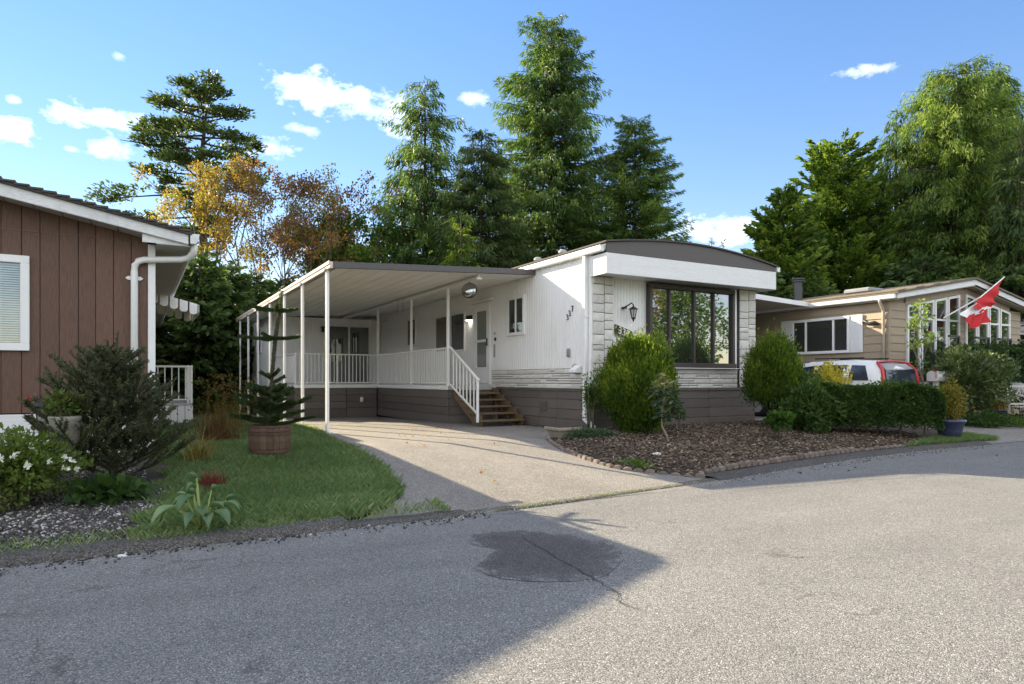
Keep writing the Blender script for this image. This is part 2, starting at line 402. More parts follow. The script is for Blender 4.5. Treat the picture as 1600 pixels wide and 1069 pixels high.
# bark bed right of the driveway
bed_low = lambda x: road_edge(x)+.26
vs = []; xs = frange(-2.1, 7.2, .15); ny = 14
MOUND = .07
def bedz(x, y): return gz(x, y)+.012+MOUND*max(0, min(1, (x-bed_edge(y)-.1)/.8))*max(0, min(1, (y-bed_low(x)-.05)/.8))
for x in xs:
    y0 = bed_low(x)
    if x < bed_edge(-2.8)+.02: pass
    for j in range(ny+1):
        y = y0+(.15-y0)*j/ny
        xx = max(x, bed_edge(y)+.05)
        vs.append((xx, y, bedz(xx, y)))
m = MB(); m.add(vs, [(a*(ny+1)+j, a*(ny+1)+j+1, (a+1)*(ny+1)+j+1, (a+1)*(ny+1)+j) for a in range(len(xs)-1) for j in range(ny)])
m.build('bark_bed', soil, smooth=True, kind='structure')
# driveway and garden of the tan house
loft_y('neighbour_driveway', frange(-3.6, 8, .3), lambda y: 5.9 if y > -1 else 6.3, lambda y: 9.2 if y > -1.2 else 12.5, 14, .004, drive_mat)
loft_y('neighbour_lawn', frange(-2.5, -.2, .2), lambda y: 9.6+max(0, -y-1.2)*1.0, lambda y: 26, 24, .016, gmat, bumpy=.006)

# rolled asphalt curbs, the seam at the mouth of the driveway, the stain and the cracks
def sweep(name, xs, ycen, prof, mat, jit=.003):
    m = MB(); vs = []
    k = len(prof)
    for x in xs:
        y = ycen(x)
        for (py, pz) in prof: vs.append((x, y+py, roadz(x, min(y, road_edge(x)))+pz+random.uniform(-jit, jit)*(pz > .01)))
    m.add(vs, [(a*k+j, (a+1)*k+j, (a+1)*k+j+1, a*k+j+1) for a in range(len(xs)-1) for j in range(k-1)])
    return m.build(name, mat, smooth=True, kind='structure')
prof = [(-.12,-.06),(-.06,.035),(.0,.062),(.08,.072),(.20,.062),(.30,.035),(.36,-.04)]
sweep('kerb', frange(-30, -5.9, .15), road_edge, prof, curb_mat)
sweep('kerb', frange(-5.9, -4.75, .1), lambda x: road_edge(x), [(a*.8, b*(1 if i in (0, 6) else .35)) for i, (a, b) in enumerate(prof)], curb_mat, .003)
sweep('kerb', frange(-1.2, 6.6, .15), road_edge, [(a, b*.6) for a, b in prof], curb_mat)
sweep('driveway_seam', frange(-4.8, -1.0, .1), lambda x: road_edge(x)+.02, [(-.09,-.01),(-.06,.014),(.0,.02),(.07,.018),(.10,-.01)], seam_mat, .002)
def outline_sheet(name, pts, mat, dz):
    bm = bmesh.new()
    c = (sum(p[0] for p in pts)/len(pts), sum(p[1] for p in pts)/len(pts))
    vc = bm.verts.new((c[0], c[1], roadz(*c)+dz)); ring = []; mid = []
    for p in pts:
        ring.append(bm.verts.new((p[0], p[1], roadz(*p)+dz)))
        q = ((p[0]+c[0])/2, (p[1]+c[1])/2); mid.append(bm.verts.new((q[0], q[1], roadz(*q)+dz)))
    n = len(pts)
    for i in range(n):
        j = (i+1) % n
        bm.faces.new((ring[i], ring[j], mid[j], mid[i])); bm.faces.new((mid[i], mid[j], vc))
    ids = [0]*len(bm.verts); bm.verts.index_update()
    for v in mid: ids[v.index] = .5
    ids[vc.index] = 1
    me = bpy.data.meshes.new(name); bm.to_mesh(me); bm.free(); me.materials.append(mat)
    e_ = me.attributes.new('edge', 'FLOAT', 'POINT'); e_.data.foreach_set('value', [float(q) for q in ids])
    return link(name, me, kind='structure')
pp = [(-4.95,-5.17),(-4.62,-5.27),(-4.40,-5.58),(-4.27,-5.9),(-4.32,-6.15),(-4.52,-6.45),(-4.9,-6.72),(-5.25,-6.62),(-5.46,-6.42),(-5.5,-6.1),(-5.28,-5.86),(-5.15,-5.72),(-5.22,-5.5),(-5.15,-5.28)]
fine = []
for i in range(len(pp)):
    a, b, c2, d = pp[i-1], pp[i], pp[(i+1) % len(pp)], pp[(i+2) % len(pp)]
    for k in range(6):
        u = k/6
        f_ = lambda i_: .5*((2*b[i_])+(-a[i_]+c2[i_])*u+(2*a[i_]-5*b[i_]+4*c2[i_]-d[i_])*u*u+(-a[i_]+3*b[i_]-3*c2[i_]+d[i_])*u**3)
        fine.append((f_(0)+random.uniform(-.012,.012), f_(1)+random.uniform(-.012,.012)))
outline_sheet('asphalt_patch', fine, patch_mat, .004)
tar = paint('crack_dark', (.05,.047,.045), .95, .3, 20)
def crack(pts, w, seed):
    rr = random.Random(seed); m = MB(); line = []
    for (a, b) in zip(pts, pts[1:]):
        n = max(2, int(math.dist(a, b)/.05))
        for i in range(n):
            t = i/n; line.append((a[0]+(b[0]-a[0])*t+rr.gauss(0, .010), a[1]+(b[1]-a[1])*t+rr.gauss(0, .010)))
    vs = []
    for i, p in enumerate(line):
        q = line[min(i+1, len(line)-1)]; o = line[max(i-1, 0)]
        d = Vector((q[0]-o[0], q[1]-o[1])).normalized(); ww = w*rr.uniform(.25, 1.1)*(.5 if i in (0, len(line)-1) else 1)
        for s in (-1, 1):
            x, y = p[0]-d.y*ww*s/2, p[1]+d.x*ww*s/2; vs.append((x, y, roadz(x, y)+.008))
    m.add(vs, [(2*i, 2*i+1, 2*i+3, 2*i+2) for i in range(len(line)-1)])
    m.build('road_crack', tar, kind='structure')
crack([(-4.77, -5.48), (-4.89, -6.17), (-4.97, -6.7), (-5.02, -7.03), (-5.1, -7.14), (-5.09, -7.36)], .014, 1)
crack([(-8.25,-4.62),(-8.30,-5.0),(-8.42,-5.4),(-8.6,-5.75)], .026, 2)
crack([(-4.9,-4.52),(-4.4,-4.62),(-3.9,-4.56)], .010, 3)
crack([(-1.6,-4.75),(.6,-5.0),(2.2,-5.3)], .010, 4)
crack([(-7.4,-4.95),(-6.9,-5.0),(-6.6,-5.1)], .008, 5)

# ------------------------------------------------------------------ text, stones, planks, windows
def text_part(name, body, size, depth, xdir, ydir, pos, mat, parent, shear=0, label=None):
    cu = bpy.data.curves.new(name, 'FONT'); cu.body = body; cu.size = size; cu.extrude = depth/2; cu.align_x = 'CENTER'; cu.align_y = 'CENTER'; cu.shear = shear
    cu.resolution_u = 3
    tmp = bpy.data.objects.new(name, cu); C.objects.link(tmp)
    dg = bpy.context.evaluated_depsgraph_get(); dg.update()
    me = bpy.data.meshes.new_from_object(tmp.evaluated_get(dg)); bpy.data.objects.remove(tmp)
    x = Vector(xdir).normalized(); y = Vector(ydir).normalized(); z = x.cross(y)
    p = Vector(pos)-origin(parent)
    me.transform(Matrix(((x.x,y.x,z.x,p.x),(x.y,y.y,z.y,p.y),(x.z,y.z,z.z,p.z),(0,0,0,1))))
    me.materials.clear(); me.materials.append(mat)
    return link(name, me, parent, label=label)

def stone_mesh(seed):                       # a rough-faced block, unit size, face towards -Y
    rr = random.Random(seed); bm = bmesh.new(); nx, nz = 5, 3; g = []
    for j in range(nz+1):
        row = []
        for i in range(nx+1):
            edge = i in (0, nx) or j in (0, nz)
            row.append(bm.verts.new((-.5+i/nx, -.35-rr.uniform(0, .3) if edge else -.6-rr.uniform(0, .45), -.5+j/nz)))
        g.append(row)
    for j in range(nz):
        for i in range(nx): bm.faces.new((g[j][i], g[j][i+1], g[j+1][i+1], g[j+1][i]))
    for r in g:
        for v_ in r: v_.co.y -= .4
    back = [bm.verts.new(p) for p in ((-.5,.3,-.5),(.5,.3,-.5),(.5,.3,.5),(-.5,.3,.5))]
    bm.faces.new([g[0][i] for i in range(nx, -1, -1)]+[back[0], back[1]])
    bm.faces.new([g[nz][i] for i in range(nx+1)]+[back[2], back[3]])
    bm.faces.new([g[j][0] for j in range(nz+1)]+[back[3], back[0]])
    bm.faces.new([g[j][nx] for j in range(nz, -1, -1)]+[back[1], back[2]])
    bmesh.ops.recalc_face_normals(bm, faces=bm.faces)
    me = bpy.data.meshes.new('stone'); bm.to_mesh(me); bm.free(); me.materials.append(stone_mat)
    return me
STONES = [stone_mesh(s) for s in range(5)]
def stone(parent, cx, cy, cz, w, d, h, rz=0):
    o = link('stone', random.choice(STONES), parent)
    o.location = Vector((cx, cy, cz))-origin(parent); o.rotation_euler = (0, 0, rz); o.scale = (w, d*random.uniform(.8, 1.3), h)
    return o
def stone_band(parent, a, b, z0, z1, rows, place, rng, lo=.22, hi=.55):
    # courses of uneven blocks between a and b; place(u, z, w, h) puts one
    z = z0
    for r in range(rows):
        h = (z1-z0)/rows; u = a
        while u < b-.02:
            w = rng.uniform(lo, hi)
            if b-u-w < .12: w = b-u
            if rng.random() < .22 and h > .06:
                place(u+w/2, z+h*.26, w-.012, h*.5-.010); place(u+w/2, z+h*.76, w-.012, h*.46-.010)
            else: place(u+w/2, z+h/2, w-.012, h-.012)
            u += w
        z += h

def window_y(parent, x0, x1, z0, z1, y, fw=.06, dep=.05, mulls=(), frame=None, pane=None, out=-1, name='window', mw=.04, rails=(), label=None):
    # window in a wall that faces along Y (out=-1: towards the road); frame > panes
    frame = frame or white_trim; pane = pane or pane_dark
    m = MB(); f = y; g = y+out*dep
    m.box(x0, x1, f, g, z1-fw, z1).box(x0, x1, f, g, z0, z0+fw).box(x0, x0+fw, f, g, z0+fw, z1-fw).box(x1-fw, x1, f, g, z0+fw, z1-fw)
    cuts = [x0+fw]+[c for c in mulls]+[x1-fw]
    for c in mulls: m.box(c-mw/2, c+mw/2, f, y+out*dep*.9, z0+fw, z1-fw)
    for r in rails: m.box(x0+fw, x1-fw, f, y+out*dep*.86, r-mw/2, r+mw/2)
    w = m.build(name, frame, parent, bevel=.006, label=label)
    zs = [z0+fw]+list(rails)+[z1-fw]
    for a, b in zip(cuts, cuts[1:]):
        for c, d in zip(zs, zs[1:]):
            p = MB(); p.box(a+.004, b-.004, y+out*.004, y+out*.014, c+.004, d-.004); p.build('pane', pane, w)
    return w
def window_x(parent, y0, y1, z0, z1, x, fw=.06, dep=.05, mulls=(), frame=None, panes=None, out=-1, name='window', mw=.04, rails=(), label=None):
    frame = frame or white_trim
    m = MB(); f = x; g = x+out*dep
    m.box(f, g, y0, y1, z1-fw, z1).box(f, g, y0, y1, z0, z0+fw).box(f, g, y0, y0+fw, z0+fw, z1-fw).box(f, g, y1-fw, y1, z0+fw, z1-fw)
    cuts = [y0+fw]+[c for c in mulls]+[y1-fw]
    for c in mulls: m.box(f, x+out*dep*.9, c-mw/2, c+mw/2, z0+fw, z1-fw)
    for r in rails: m.box(f, x+out*dep*.86, y0+fw, y1-fw, r-mw/2, r+mw/2)
    w = m.build(name, frame, parent, bevel=.006, label=label)
    zs = [z0+fw]+list(rails)+[z1-fw]; k = 0
    for a, b in zip(cuts, cuts[1:]):
        for c, d in zip(zs, zs[1:]):
            pm = panes[k % len(panes)] if panes else pane_dark; k += 1
            p = MB(); p.box(x+out*.004, x+out*.014, a+.004, b-.004, c+.004, d-.004); p.build('pane', pm, w)
    return w
def ribbed_x(name, x, y0, y1, z0, z1, mat, parent, pitch=.10, deep=.010, out=-1, label=None):
    # sheet siding with vertical grooves in a wall that faces along X
    pts = []; y = y0
    while y < y1-1e-6:
        e = min(y+pitch, y1); g = min(pitch*.16, (e-y)/3)
        pts += [(x, y), (x, e-g), (x-out*deep, e-g*.8), (x-out*deep, e-g*.2)]; y = e
    pts.append((x, y1)); m = MB(); k = len(pts)
    m.add([(p[0], p[1], z0) for p in pts]+[(p[0], p[1], z1) for p in pts], [(i, i+1, k+i+1, k+i) for i in range(k-1)])
    m.box(x-out*(deep+.002), x-out*.10, y0, y1, z0, z1)
    return m.build(name, mat, parent, label=label)
def ribbed_y(name, y, x0, x1, z0, z1, mat, parent, pitch=.10, deep=.010, out=-1, label=None):
    pts = []; x = x0
    while x < x1-1e-6:
        e = min(x+pitch, x1); g = min(pitch*.16, (e-x)/3)
        pts += [(x, y), (e-g, y), (e-g*.8, y-out*deep), (e-g*.2, y-out*deep)]; x = e
    pts.append((x1, y)); m = MB(); k = len(pts)
    m.add([(p[0], p[1], z0) for p in pts]+[(p[0], p[1], z1) for p in pts], [(i, i+1, k+i+1, k+i) for i in range(k-1)])
    m.box(x0, x1, y-out*(deep+.002), y-out*.10, z0, z1)
    return m.build(name, mat, parent, label=label)
def plank(parent, name, mat, x0, x1, y0, y1, z0, z1, bevel=.006, label=None):
    m = MB(); m.box(x0, x1, y0, y1, z0, z1); return m.build(name, mat, parent, bevel=bevel, label=label)

# ------------------------------------------------------------------ the white mobile home, number 337
H = thing('mobile_home', 'white mobile home with dark bowed roof front and stone trim, number 337', 'mobile home', (0, 0, 0))
XR = 4.50; YB = 17.0
ribbed_x('side_siding', 0, .25, 12.6, 1.235, 3.42, white_wall, H, .098)
ribbed_x('side_siding', .004, 4.05, 12.6, .78, 1.234, white_wall, H, .098)
m = MB(); m.box(.10, .14, .3, YB, .0, 3.40); m.box(.1, XR-.1, .32, .36, .0, 3.40); m.box(XR-.14, XR-.10, .3, YB, 0, 3.4); m.box(.1, XR-.1, YB-.04, YB, 0, 3.4)
m.build('core_wall', white_wall, H)
m = MB(); m.box(XR-.10, XR-.06, .3, YB, .0, 3.40); m.build('far_side_wall', white_wall, H)
# corner board and front siding beside the window
plank(H, 'corner_board', white_trim, -.012, .06, .10, .248, .83, 3.43)
ribbed_y('front_siding', .20, .50, 1.43, 1.235, 2.99, white_wall, H, .075)
ribbed_y('front_siding', .22, 3.80, 4.47, 1.235, 2.99, white_wall, H, .075)
# stone band: mortar backing, then every block
m = MB(); m.box(-.012, .10, .255, 4.10, .825, 1.232); m.box(.02, XR-.02, .14, .30, .825, 1.232)
m.box(.035, .52, .10, .30, 1.234, 2.98); m.box(3.98, XR-.02, .10, .30, 1.234, 2.98)
m.build('mortar', mortar, H)
rs = random.Random(5)
stone_band(H, .27, 4.08, .83, 1.23, 4, lambda u, z, w, h: stone(H, -.012, u, z, w, .016, h, -R(90)), rs)
stone_band(H, .56, 3.95, .83, 1.23, 4, lambda u, z, w, h: stone(H, u, .14, z, w, .018, h), rs)
for x0, x1 in ((.03, .52), (3.98, 4.48)):
    for c in range(2):
        a = x0+(x1-x0)*(.0 if c == 0 else .55); b = x0+(x1-x0)*(.55 if c == 0 else 1.0); z = .84
        while z < 2.96:
            h = rs.choice((.10, .14, .17, .20, .25)); h = min(h, 2.975-z)
            if 2.975-z-h < .07: h = 2.975-z
            stone(H, (a+b)/2, .10, z+h/2, b-a-.014, .022, h-.014); z += h
z = .84
while z < 2.96:                             # return of the left pillar, seen edge-on from the driveway
    h = rs.choice((.12, .15, .19)); h = min(h, 2.975-z)
    stone(H, .035, .175, z+h/2, .13, .020, h-.012, -R(90)); z += h
# bay window
m = MB(); brown_frame = paint('brown_window_frame', (.055,.045,.042), .45, .1, 4)
x0, x1, z0, z1, y = 1.43, 3.83, 1.255, 2.94, .20
m.box(x0, x1, y, y-.13, z1-.09, z1).box(x0-.01, x1+.01, y, y-.16, z0, z0+.10).box(x0, x0+.07, y, y-.13, z0+.10, z1-.09).box(x1-.07, x1, y, y-.13, z0+.10, z1-.09)
cuts = [x0+.035, 1.98, 2.66, 3.22, x1-.035]
for c in cuts[1:-1]: m.box(c-.024, c+.024, y, y-.11, z0+.10, z1-.09)
bw = m.build('bay_window', brown_frame, H, bevel=.008)
for a, b in zip(cuts, cuts[1:]):
    p = MB(); p.box(a+.026, b-.026, y-.05, y-.06, z0+.104, z1-.094); p.build('pane', pane_mirror, bw)
m = MB(); m.box(x1+.004, x1+.05, .19, .08, 1.235, 2.96); m.build('window_casing', white_trim, H)
plank(H, 'window_sill', white_trim, 1.36, 3.92, .0, .19, 1.236, 1.252)
# fascia, bowed brown panel and roof
plank(H, 'fascia_board', white_board, -.02, 4.56, -.40, -.36, 2.95, 3.335, .008)
plank(H, 'fascia_return', white_board, -.02, .02, -.358, .09, 2.95, 3.335, .006)
plank(H, 'fascia_return', white_board, 4.52, 4.56, -.358, .20, 2.95, 3.335, .006)
m = MB(); m.box(.0, 4.54, -.355, .26, 2.985, 3.0); m.build('soffit', white_trim, H)
def arch(u): return 3.535-.085*u/4.54+.205*math.sin(math.pi*max(0, min(1, u/4.54)))**.9
m = MB(); n = 36
m.prism([(4.54*i/n, arch(4.54*i/n)-.02) for i in range(n+1)]+[(4.54, 3.337), (0, 3.337)], 'y', -.40, -.35)
m.build('bowed_panel', brown_trim, H)
m = MB()
top = [(-.06+4.66*i/n, arch(4.54*i/n)+.012) for i in range(n+1)]
m.prism(top+[(p[0], p[1]-.03) for p in top[::-1]], 'y', -.44, YB+.2)
m.build('roof', shingle_mat, H)
m = MB(); m.prism([(4.54*i/n, arch(4.54*i/n)-.03) for i in range(n+1)]+[(4.54, 3.40), (0, 3.40)], 'y', -.349, YB); m.build('roof_void', white_trim, H)
gut = [(-.115,3.475),(-.125,3.455),(-.108,3.44),(-.118,3.40),(-.105,3.365),(-.03,3.36),(-.012,3.40),(-.012,3.475)]
m = MB(); m.prism(gut, 'y', -.34, 2.10); m.prism(gut, 'y', 2.10, YB); m.build('gutter', white_metal, H, bevel=.004)
m = MB(); m.prism([(4.56,3.44),(4.66,3.44),(4.66,3.34),(4.58,3.34)], 'y', -.42, YB); m.build('gutter', white_metal, H)
# downspout with kick-out
m = MB(); m.box(-.095, -.02, .165, .255, .23, 3.36)
m.bar((-.057, .21, .26), (-.06, -.08, .10), .085, .07); m.build('downspout', white_metal, H, bevel=.01)
for z in (2.2, .9, .35):
    m = MB(); m.box(-.10, -.012, .155, .265, z, z+.02); m.build('strap', white_trim, H)
m = MB(); m.box(-.35, .05, -.55, -.05, .0, .02); 
# skirting planks
for (a, b) in ((.24, 1.30), (1.31, 1.95), (1.96, 3.86)):
    for k in range(4):
        z = .03+k*.195; plank(H, 'skirting_plank', brown_plank, .0+.004*k, .06, a, b, z, z+.189)
    plank(H, 'skirting_plank', brown_plank, -.012, .06, a, b, .81-.03, .822)
for (a, b) in ((.03, 1.55), (1.56, 3.08), (3.09, 4.48)):
    for k in range(4):
        z = .03+k*.195; plank(H, 'skirting_plank', brown_plank, a, b, .10+.004*k, .16, z, z+.189)
    plank(H, 'skirting_plank', brown_plank, a, b, .088, .16, .78, .822)
plank(H, 'foundation_strip', concrete, -.02, XR, -.06, .3, -.05, .026)
m = MB(); m.box(-.012, .0, 1.66, 1.92, .36, .56)
for k in range(6): m.box(-.02, -.012, 1.67, 1.91, .372+k*.031, .386+k*.031)
m.build('skirting_vent', brown_plank, H)
# windows of the long side
window_x(H, 2.54, 3.33, 2.01, 2.90, 0, .07, .045, (2.935,), panes=[pane_dark], label='white framed slider window nearest the stone pillar')
window_x(H, 5.60, 7.60, 1.76, 2.80, 0, .05, .045, (6.5,), panes=[pane_dark, glass('olive_glass', (.10,.105,.075), 1.8)], label='wide two pane window behind the deck railing')
window_x(H, 9.1, 9.88, 2.05, 2.92, 0, .05, .045, (9.45,), panes=[pane_dark], label='small window at the far end of the deck')
# screen door
d = MB(); y0, y1, z0, z1 = 4.17, 5.09, .90, 2.90
d.box(-.05, .0, y0, y0+.07, z0, z1).box(-.05, 0, y1-.07, y1, z0, z1).box(-.05, 0, y0+.07, y1-.07, z1-.07, z1)
d.box(-.04, -.005, y0+.07, y0+.19, z0+.02, z1-.07).box(-.04, -.005, y1-.19, y1-.07, z0+.02, z1-.07)
d.box(-.04, -.005, y0+.19, y1-.19, z1-.19, z1-.07).box(-.04, -.005, y0+.19, y1-.19, z0+.02, z0+.42).box(-.045, -.005, y0+.19, y1-.19, 1.94, 2.0)
door = d.build('screen_door', white_trim, H, bevel=.006)
greyglass = glass('pale_door_glass', (.22,.24,.22), 1.8)
for a, b in ((1.325, 1.935), (2.005, 2.705)):
    p = MB(); p.box(-.022, -.012, y0+.195, y1-.195, a, b); p.build('pane', greyglass, door)
p = MB(); p.bar((-.06, y0+.13, 1.84), (-.06, y0+.13, 2.02), .02, .03); p.box(-.06, -.03, y0+.115, y0+.145, 1.86, 1.88); p.box(-.06, -.03, y0+.115, y0+.145, 1.98, 2.0); p.build('handle', black_iron, door)
m = MB(); m.prism([(-.0,3.0),(-.13,2.96),(-.13,2.94),(0,2.92)], 'y', 4.05, 5.2); m.build('door_hood', white_trim, H)
# wall lights, numbers, meter and vents
m = MB(); m.box(-.09, 0, 5.19, 5.42, 2.56, 2.66).box(-.12, -.02, 5.2, 5.41, 2.54, 2.565); wlamp = m.build('wall_lamp', black_iron, H, bevel=.012)
m = MB(); m.box(-.11, -.03, 5.22, 5.39, 2.528, 2.541); m.build('lamp_lens', emit('lit_lens', (1,.97,.9), 3.0), wlamp)
num = paint('dark_digits', (.05,.045,.04), .5, .1)
for ch, y, z in (('3', .875, 2.245), ('3', .795, 2.318), ('7', .70, 2.40)):
    text_part('digit', ch, .17, .012, (0,-1,0), (0,.18,1), (-.012, y, z), num, H)
m = MB(); m.box(-.035, 0, .78, .88, 1.46, 1.63).box(-.055, -.03, .80, .86, 1.49, 1.60); m.build('outlet_box', paint('grey_plastic', (.28,.28,.27), .5, .1), H, bevel=.012)
m = MB(); m.prism([(-.03,1.30),(-.20,1.20),(-.20,1.14),(-.03,1.14)], 'y', .36, .56); m.build('dryer_vent', white_metal, H, bevel=.01)
m = MB(); m.tube([(-.03+.0*i, .60+.09*math.cos(i*.7), 1.22+.09*math.sin(i*.7)) for i in range(8)], .008, 6); m.build('vent_hose', paint('grey_hose', (.2,.19,.18), .5, .1), H, smooth=True)
m = MB(); m.box(-.02, 0, 3.96, 4.02, 1.55, 1.86); m.build('mail_slot', paint('steel', (.3,.3,.29), .3, .1), H, bevel=.004)
m = MB(); m.lathe([(.0,0),(.045,.0),(.04,.02),(0,.025)], (0,0,0), 10); ob = m.build('door_bell', black_iron, H, local=True); ob.location = (-.0, 3.95, 1.98); ob.rotation_euler = (0, -R(90), 0)
m = MB(); m.lathe([(.0,0),(.035,.0),(.03,.015),(0,.02)], (0,0,0), 10); ob = m.build('thermometer', paint('steel', (.3,.3,.29), .3, .1), H, local=True); ob.location = (-.0, 3.98, 2.12); ob.rotation_euler = (0, -R(90), 0)
m = MB(); m.box(-.03, 0, 2.88, 3.06, 3.07, 3.22); m.build('junction_box', white_trim, H, bevel=.008)
# lantern and number plate on the front
m = MB(); fx, fz = .90, 2.42
m.lathe([(.0,.0),(.055,.0),(.05,.03),(0,.04)], (fx-.06, .15, fz-.02), 12)
m.tube([(fx-.06,.19,fz),(fx-.05,.07,fz+.03),(fx+.0,-.0,fz+.08),(fx+.04,.0,fz+.04),(fx+.04,.0,fz-.02)], .013, 8)
m.lathe([(.005,.04),(.02,.01),(.085,-.03),(.09,-.045),(.0,-.045)], (fx+.04, 0, fz), 10)
for k in range(6):
    a = k*math.pi/3; m.bar((fx+.04+.07*math.cos(a), .07*math.sin(a), fz-.05), (fx+.04+.035*math.cos(a), .035*math.sin(a), fz-.21), .010, .010)
m.lathe([(.04,-.20),(.045,-.22),(.02,-.24),(.012,-.275),(.0,-.285)], (fx+.04, 0, fz), 10)
lan = m.build('lantern', black_iron, H, smooth=False)
m = MB(); m.lathe([(.062,-.05),(.03,-.205)], (fx+.04, 0, fz), 10); m.build('lantern_glass', glass('frosted_glass', (.5,.48,.42), 1.4, .3), lan)
m = MB(); m.prism([(.62,1.90),(.63,2.09),(1.05,1.96),(1.04,1.77)], 'y', .16, .19); pl = m.build('number_plate', black_iron, H, bevel=.004)
text_part('plate_number', '337', .20, .008, (1,0,-.32), (0.12,0,1), (.835, .155, 1.93), white_trim, pl)
for y in (3.24, 2.19):
    m = MB(); m.lathe([(.05,0),(.05,.11),(.09,.12),(.09,.17),(.06,.19),(0,.19)], (.75, y, 3.70), 12); m.build('roof_vent', paint('galvanised', (.42,.41,.39), .5, .1), H)
# room added at the back, behind the deck
ribbed_y('room_wall', 12.6, -3.70, -.02, .72, 3.1, white_wall, H, .11)
ribbed_x('room_side_wall', -3.70, 12.72, YB, .72, 3.1, white_wall, H, .11)
m = MB(); m.box(-3.6, -.05, 12.75, YB, -.3, 3.05); m.build('room_core', white_wall, H)
for k in range(4):
    z = -.14+k*.215; plank(H, 'skirting_plank', brown_plank, -3.72, -3.66, 12.66, YB, z, z+.208)
sd = window_y(H, -1.86, -.38, .88, 2.88, 12.6, .05, .05, (-1.12,), pane=glass('slider_glass', (.045,.055,.048), 2.2), name='sliding_door', mw=.06)
window_x(H, 14.3, 15.3, 1.95, 2.85, -3.70, .05, .04, (), panes=[pane_dark], label='small window on the sunlit side of the back room')
m = MB(); m.box(-2.06, -1.98, 12.6, 12.47, 2.62, 2.76).box(-2.09, -1.95, 12.56, 12.44, 2.76, 2.80); m.build('porch_lantern', black_iron, H, bevel=.01)

# ------------------------------------------------------------------ carport
CP = thing('carport', 'white metal carport roof on slim posts beside the mobile home', 'carport', (-4.32, 2.13, 0))
cw = paint('carport_ceiling', (.84,.82,.76), .5, .04, 1, dirt=.12, dirtcol=(.5,.45,.35))
dark_edge = paint('carport_dark_edge', (.085,.078,.078), .4, .08)
def cz(x): return 3.06+.20*(x+4.32)/4.32
m = MB(); x = -4.28                         # ceiling pans running along the carport
while x < -.03:
    e = min(x+.30, -.016)
    m.add([(x,2.15,cz(x)),(e-.014,2.15,cz(e)),(e-.014,15.3,cz(e)),(x,15.3,cz(x))], [(0,3,2,1)])
    m.add([(e-.014,2.15,cz(e)),(e-.010,2.15,cz(e)+.018),(e-.003,2.15,cz(e)+.018),(e,2.15,cz(e)),(e-.014,15.3,cz(e)),(e-.010,15.3,cz(e)+.018),(e-.003,15.3,cz(e)+.018),(e,15.3,cz(e))], [(0,4,5,1),(1,5,6,2),(2,6,7,3)])
    x = e
m.build('ceiling_pan', cw, CP)
m = MB(); m.prism([(-4.33,3.09),(-.018,3.30),(-.018,3.35),(-4.33,3.15)], 'y', 2.16, 15.3); m.build('roof_sheet', white_metal, CP)
m = MB(); m.prism([(-4.36,3.055),(-.014,3.265),(-.014,3.385),(-4.36,3.175)], 'y', 2.10, 2.148); m.build('front_fascia', dark_edge, CP, bevel=.006)
m = MB(); m.box(-4.41, -4.34, 2.10, 15.34, 3.05, 3.17); m.box(-4.425, -4.41, 2.10, 15.34, 3.12, 3.19); m.build('side_gutter', paint('cream_metal', (.66,.58,.48), .5, .06, 2, dirt=.2), CP, bevel=.008)
m = MB(); m.box(-1.32, -1.20, 2.3, 12.58, 3.10, 3.145); m.box(-1.285, -1.235, 2.3, 12.58, 3.145, 3.19); m.build('beam', white_metal, CP, bevel=.006)
for y in (2.42, 4.55, 6.55, 8.55, 10.6, 12.55, 14.5):
    m = MB(); g = gz(-4.32, y)
    m.box(-4.40, -4.355, y-.065, y-.025, g+.02, 3.05).box(-4.40, -4.355, y+.025, y+.065, g+.02, 3.05)
    for k in range(9): m.box(-4.385, -4.37, y-.028, y+.028, g+.2+k*.33, g+.225+k*.33)
    post = m.build('post', white_metal, CP, bevel=.005)
    m = MB(); m.box(-4.44, -4.26, y-.10, y+.10, g+.004, g+.02).box(-4.30, -4.22, y-.12, y-.05, g+.006, g+.018); m.build('foot_plate', white_metal, post)
    m = MB(); m.box(-4.43, -4.425, y-.05, y+.05, 3.06, 3.10); m.box(-4.44, -4.40, y-.03, y+.03, 3.03, 3.05); m.build('bracket', brown_trim, post)
for y in (6.6, 7.0):
    m = MB(); m.tube([(-1.36, y, 3.14), (-1.36, y, 2.86), (-1.36, y+.05, 2.83), (-1.36, y+.09, 2.86)], .008, 5); m.build('ceiling_hook', paint('steel', (.3,.3,.29), .3, .1), CP)
m = MB(); m.bar((-.9,10.2,3.15),(-.9,10.2,2.86),.02,.02).bar((-.9,10.2,2.86),(-.62,10.2,2.86),.02,.02).bar((-.62,10.2,2.86),(-.62,10.2,3.0),.02,.02).bar((-.62,10.2,3.0),(-.9,10.2,3.05),.02,.02); m.build('hose_bracket', paint('steel', (.3,.3,.29), .3, .1), CP)

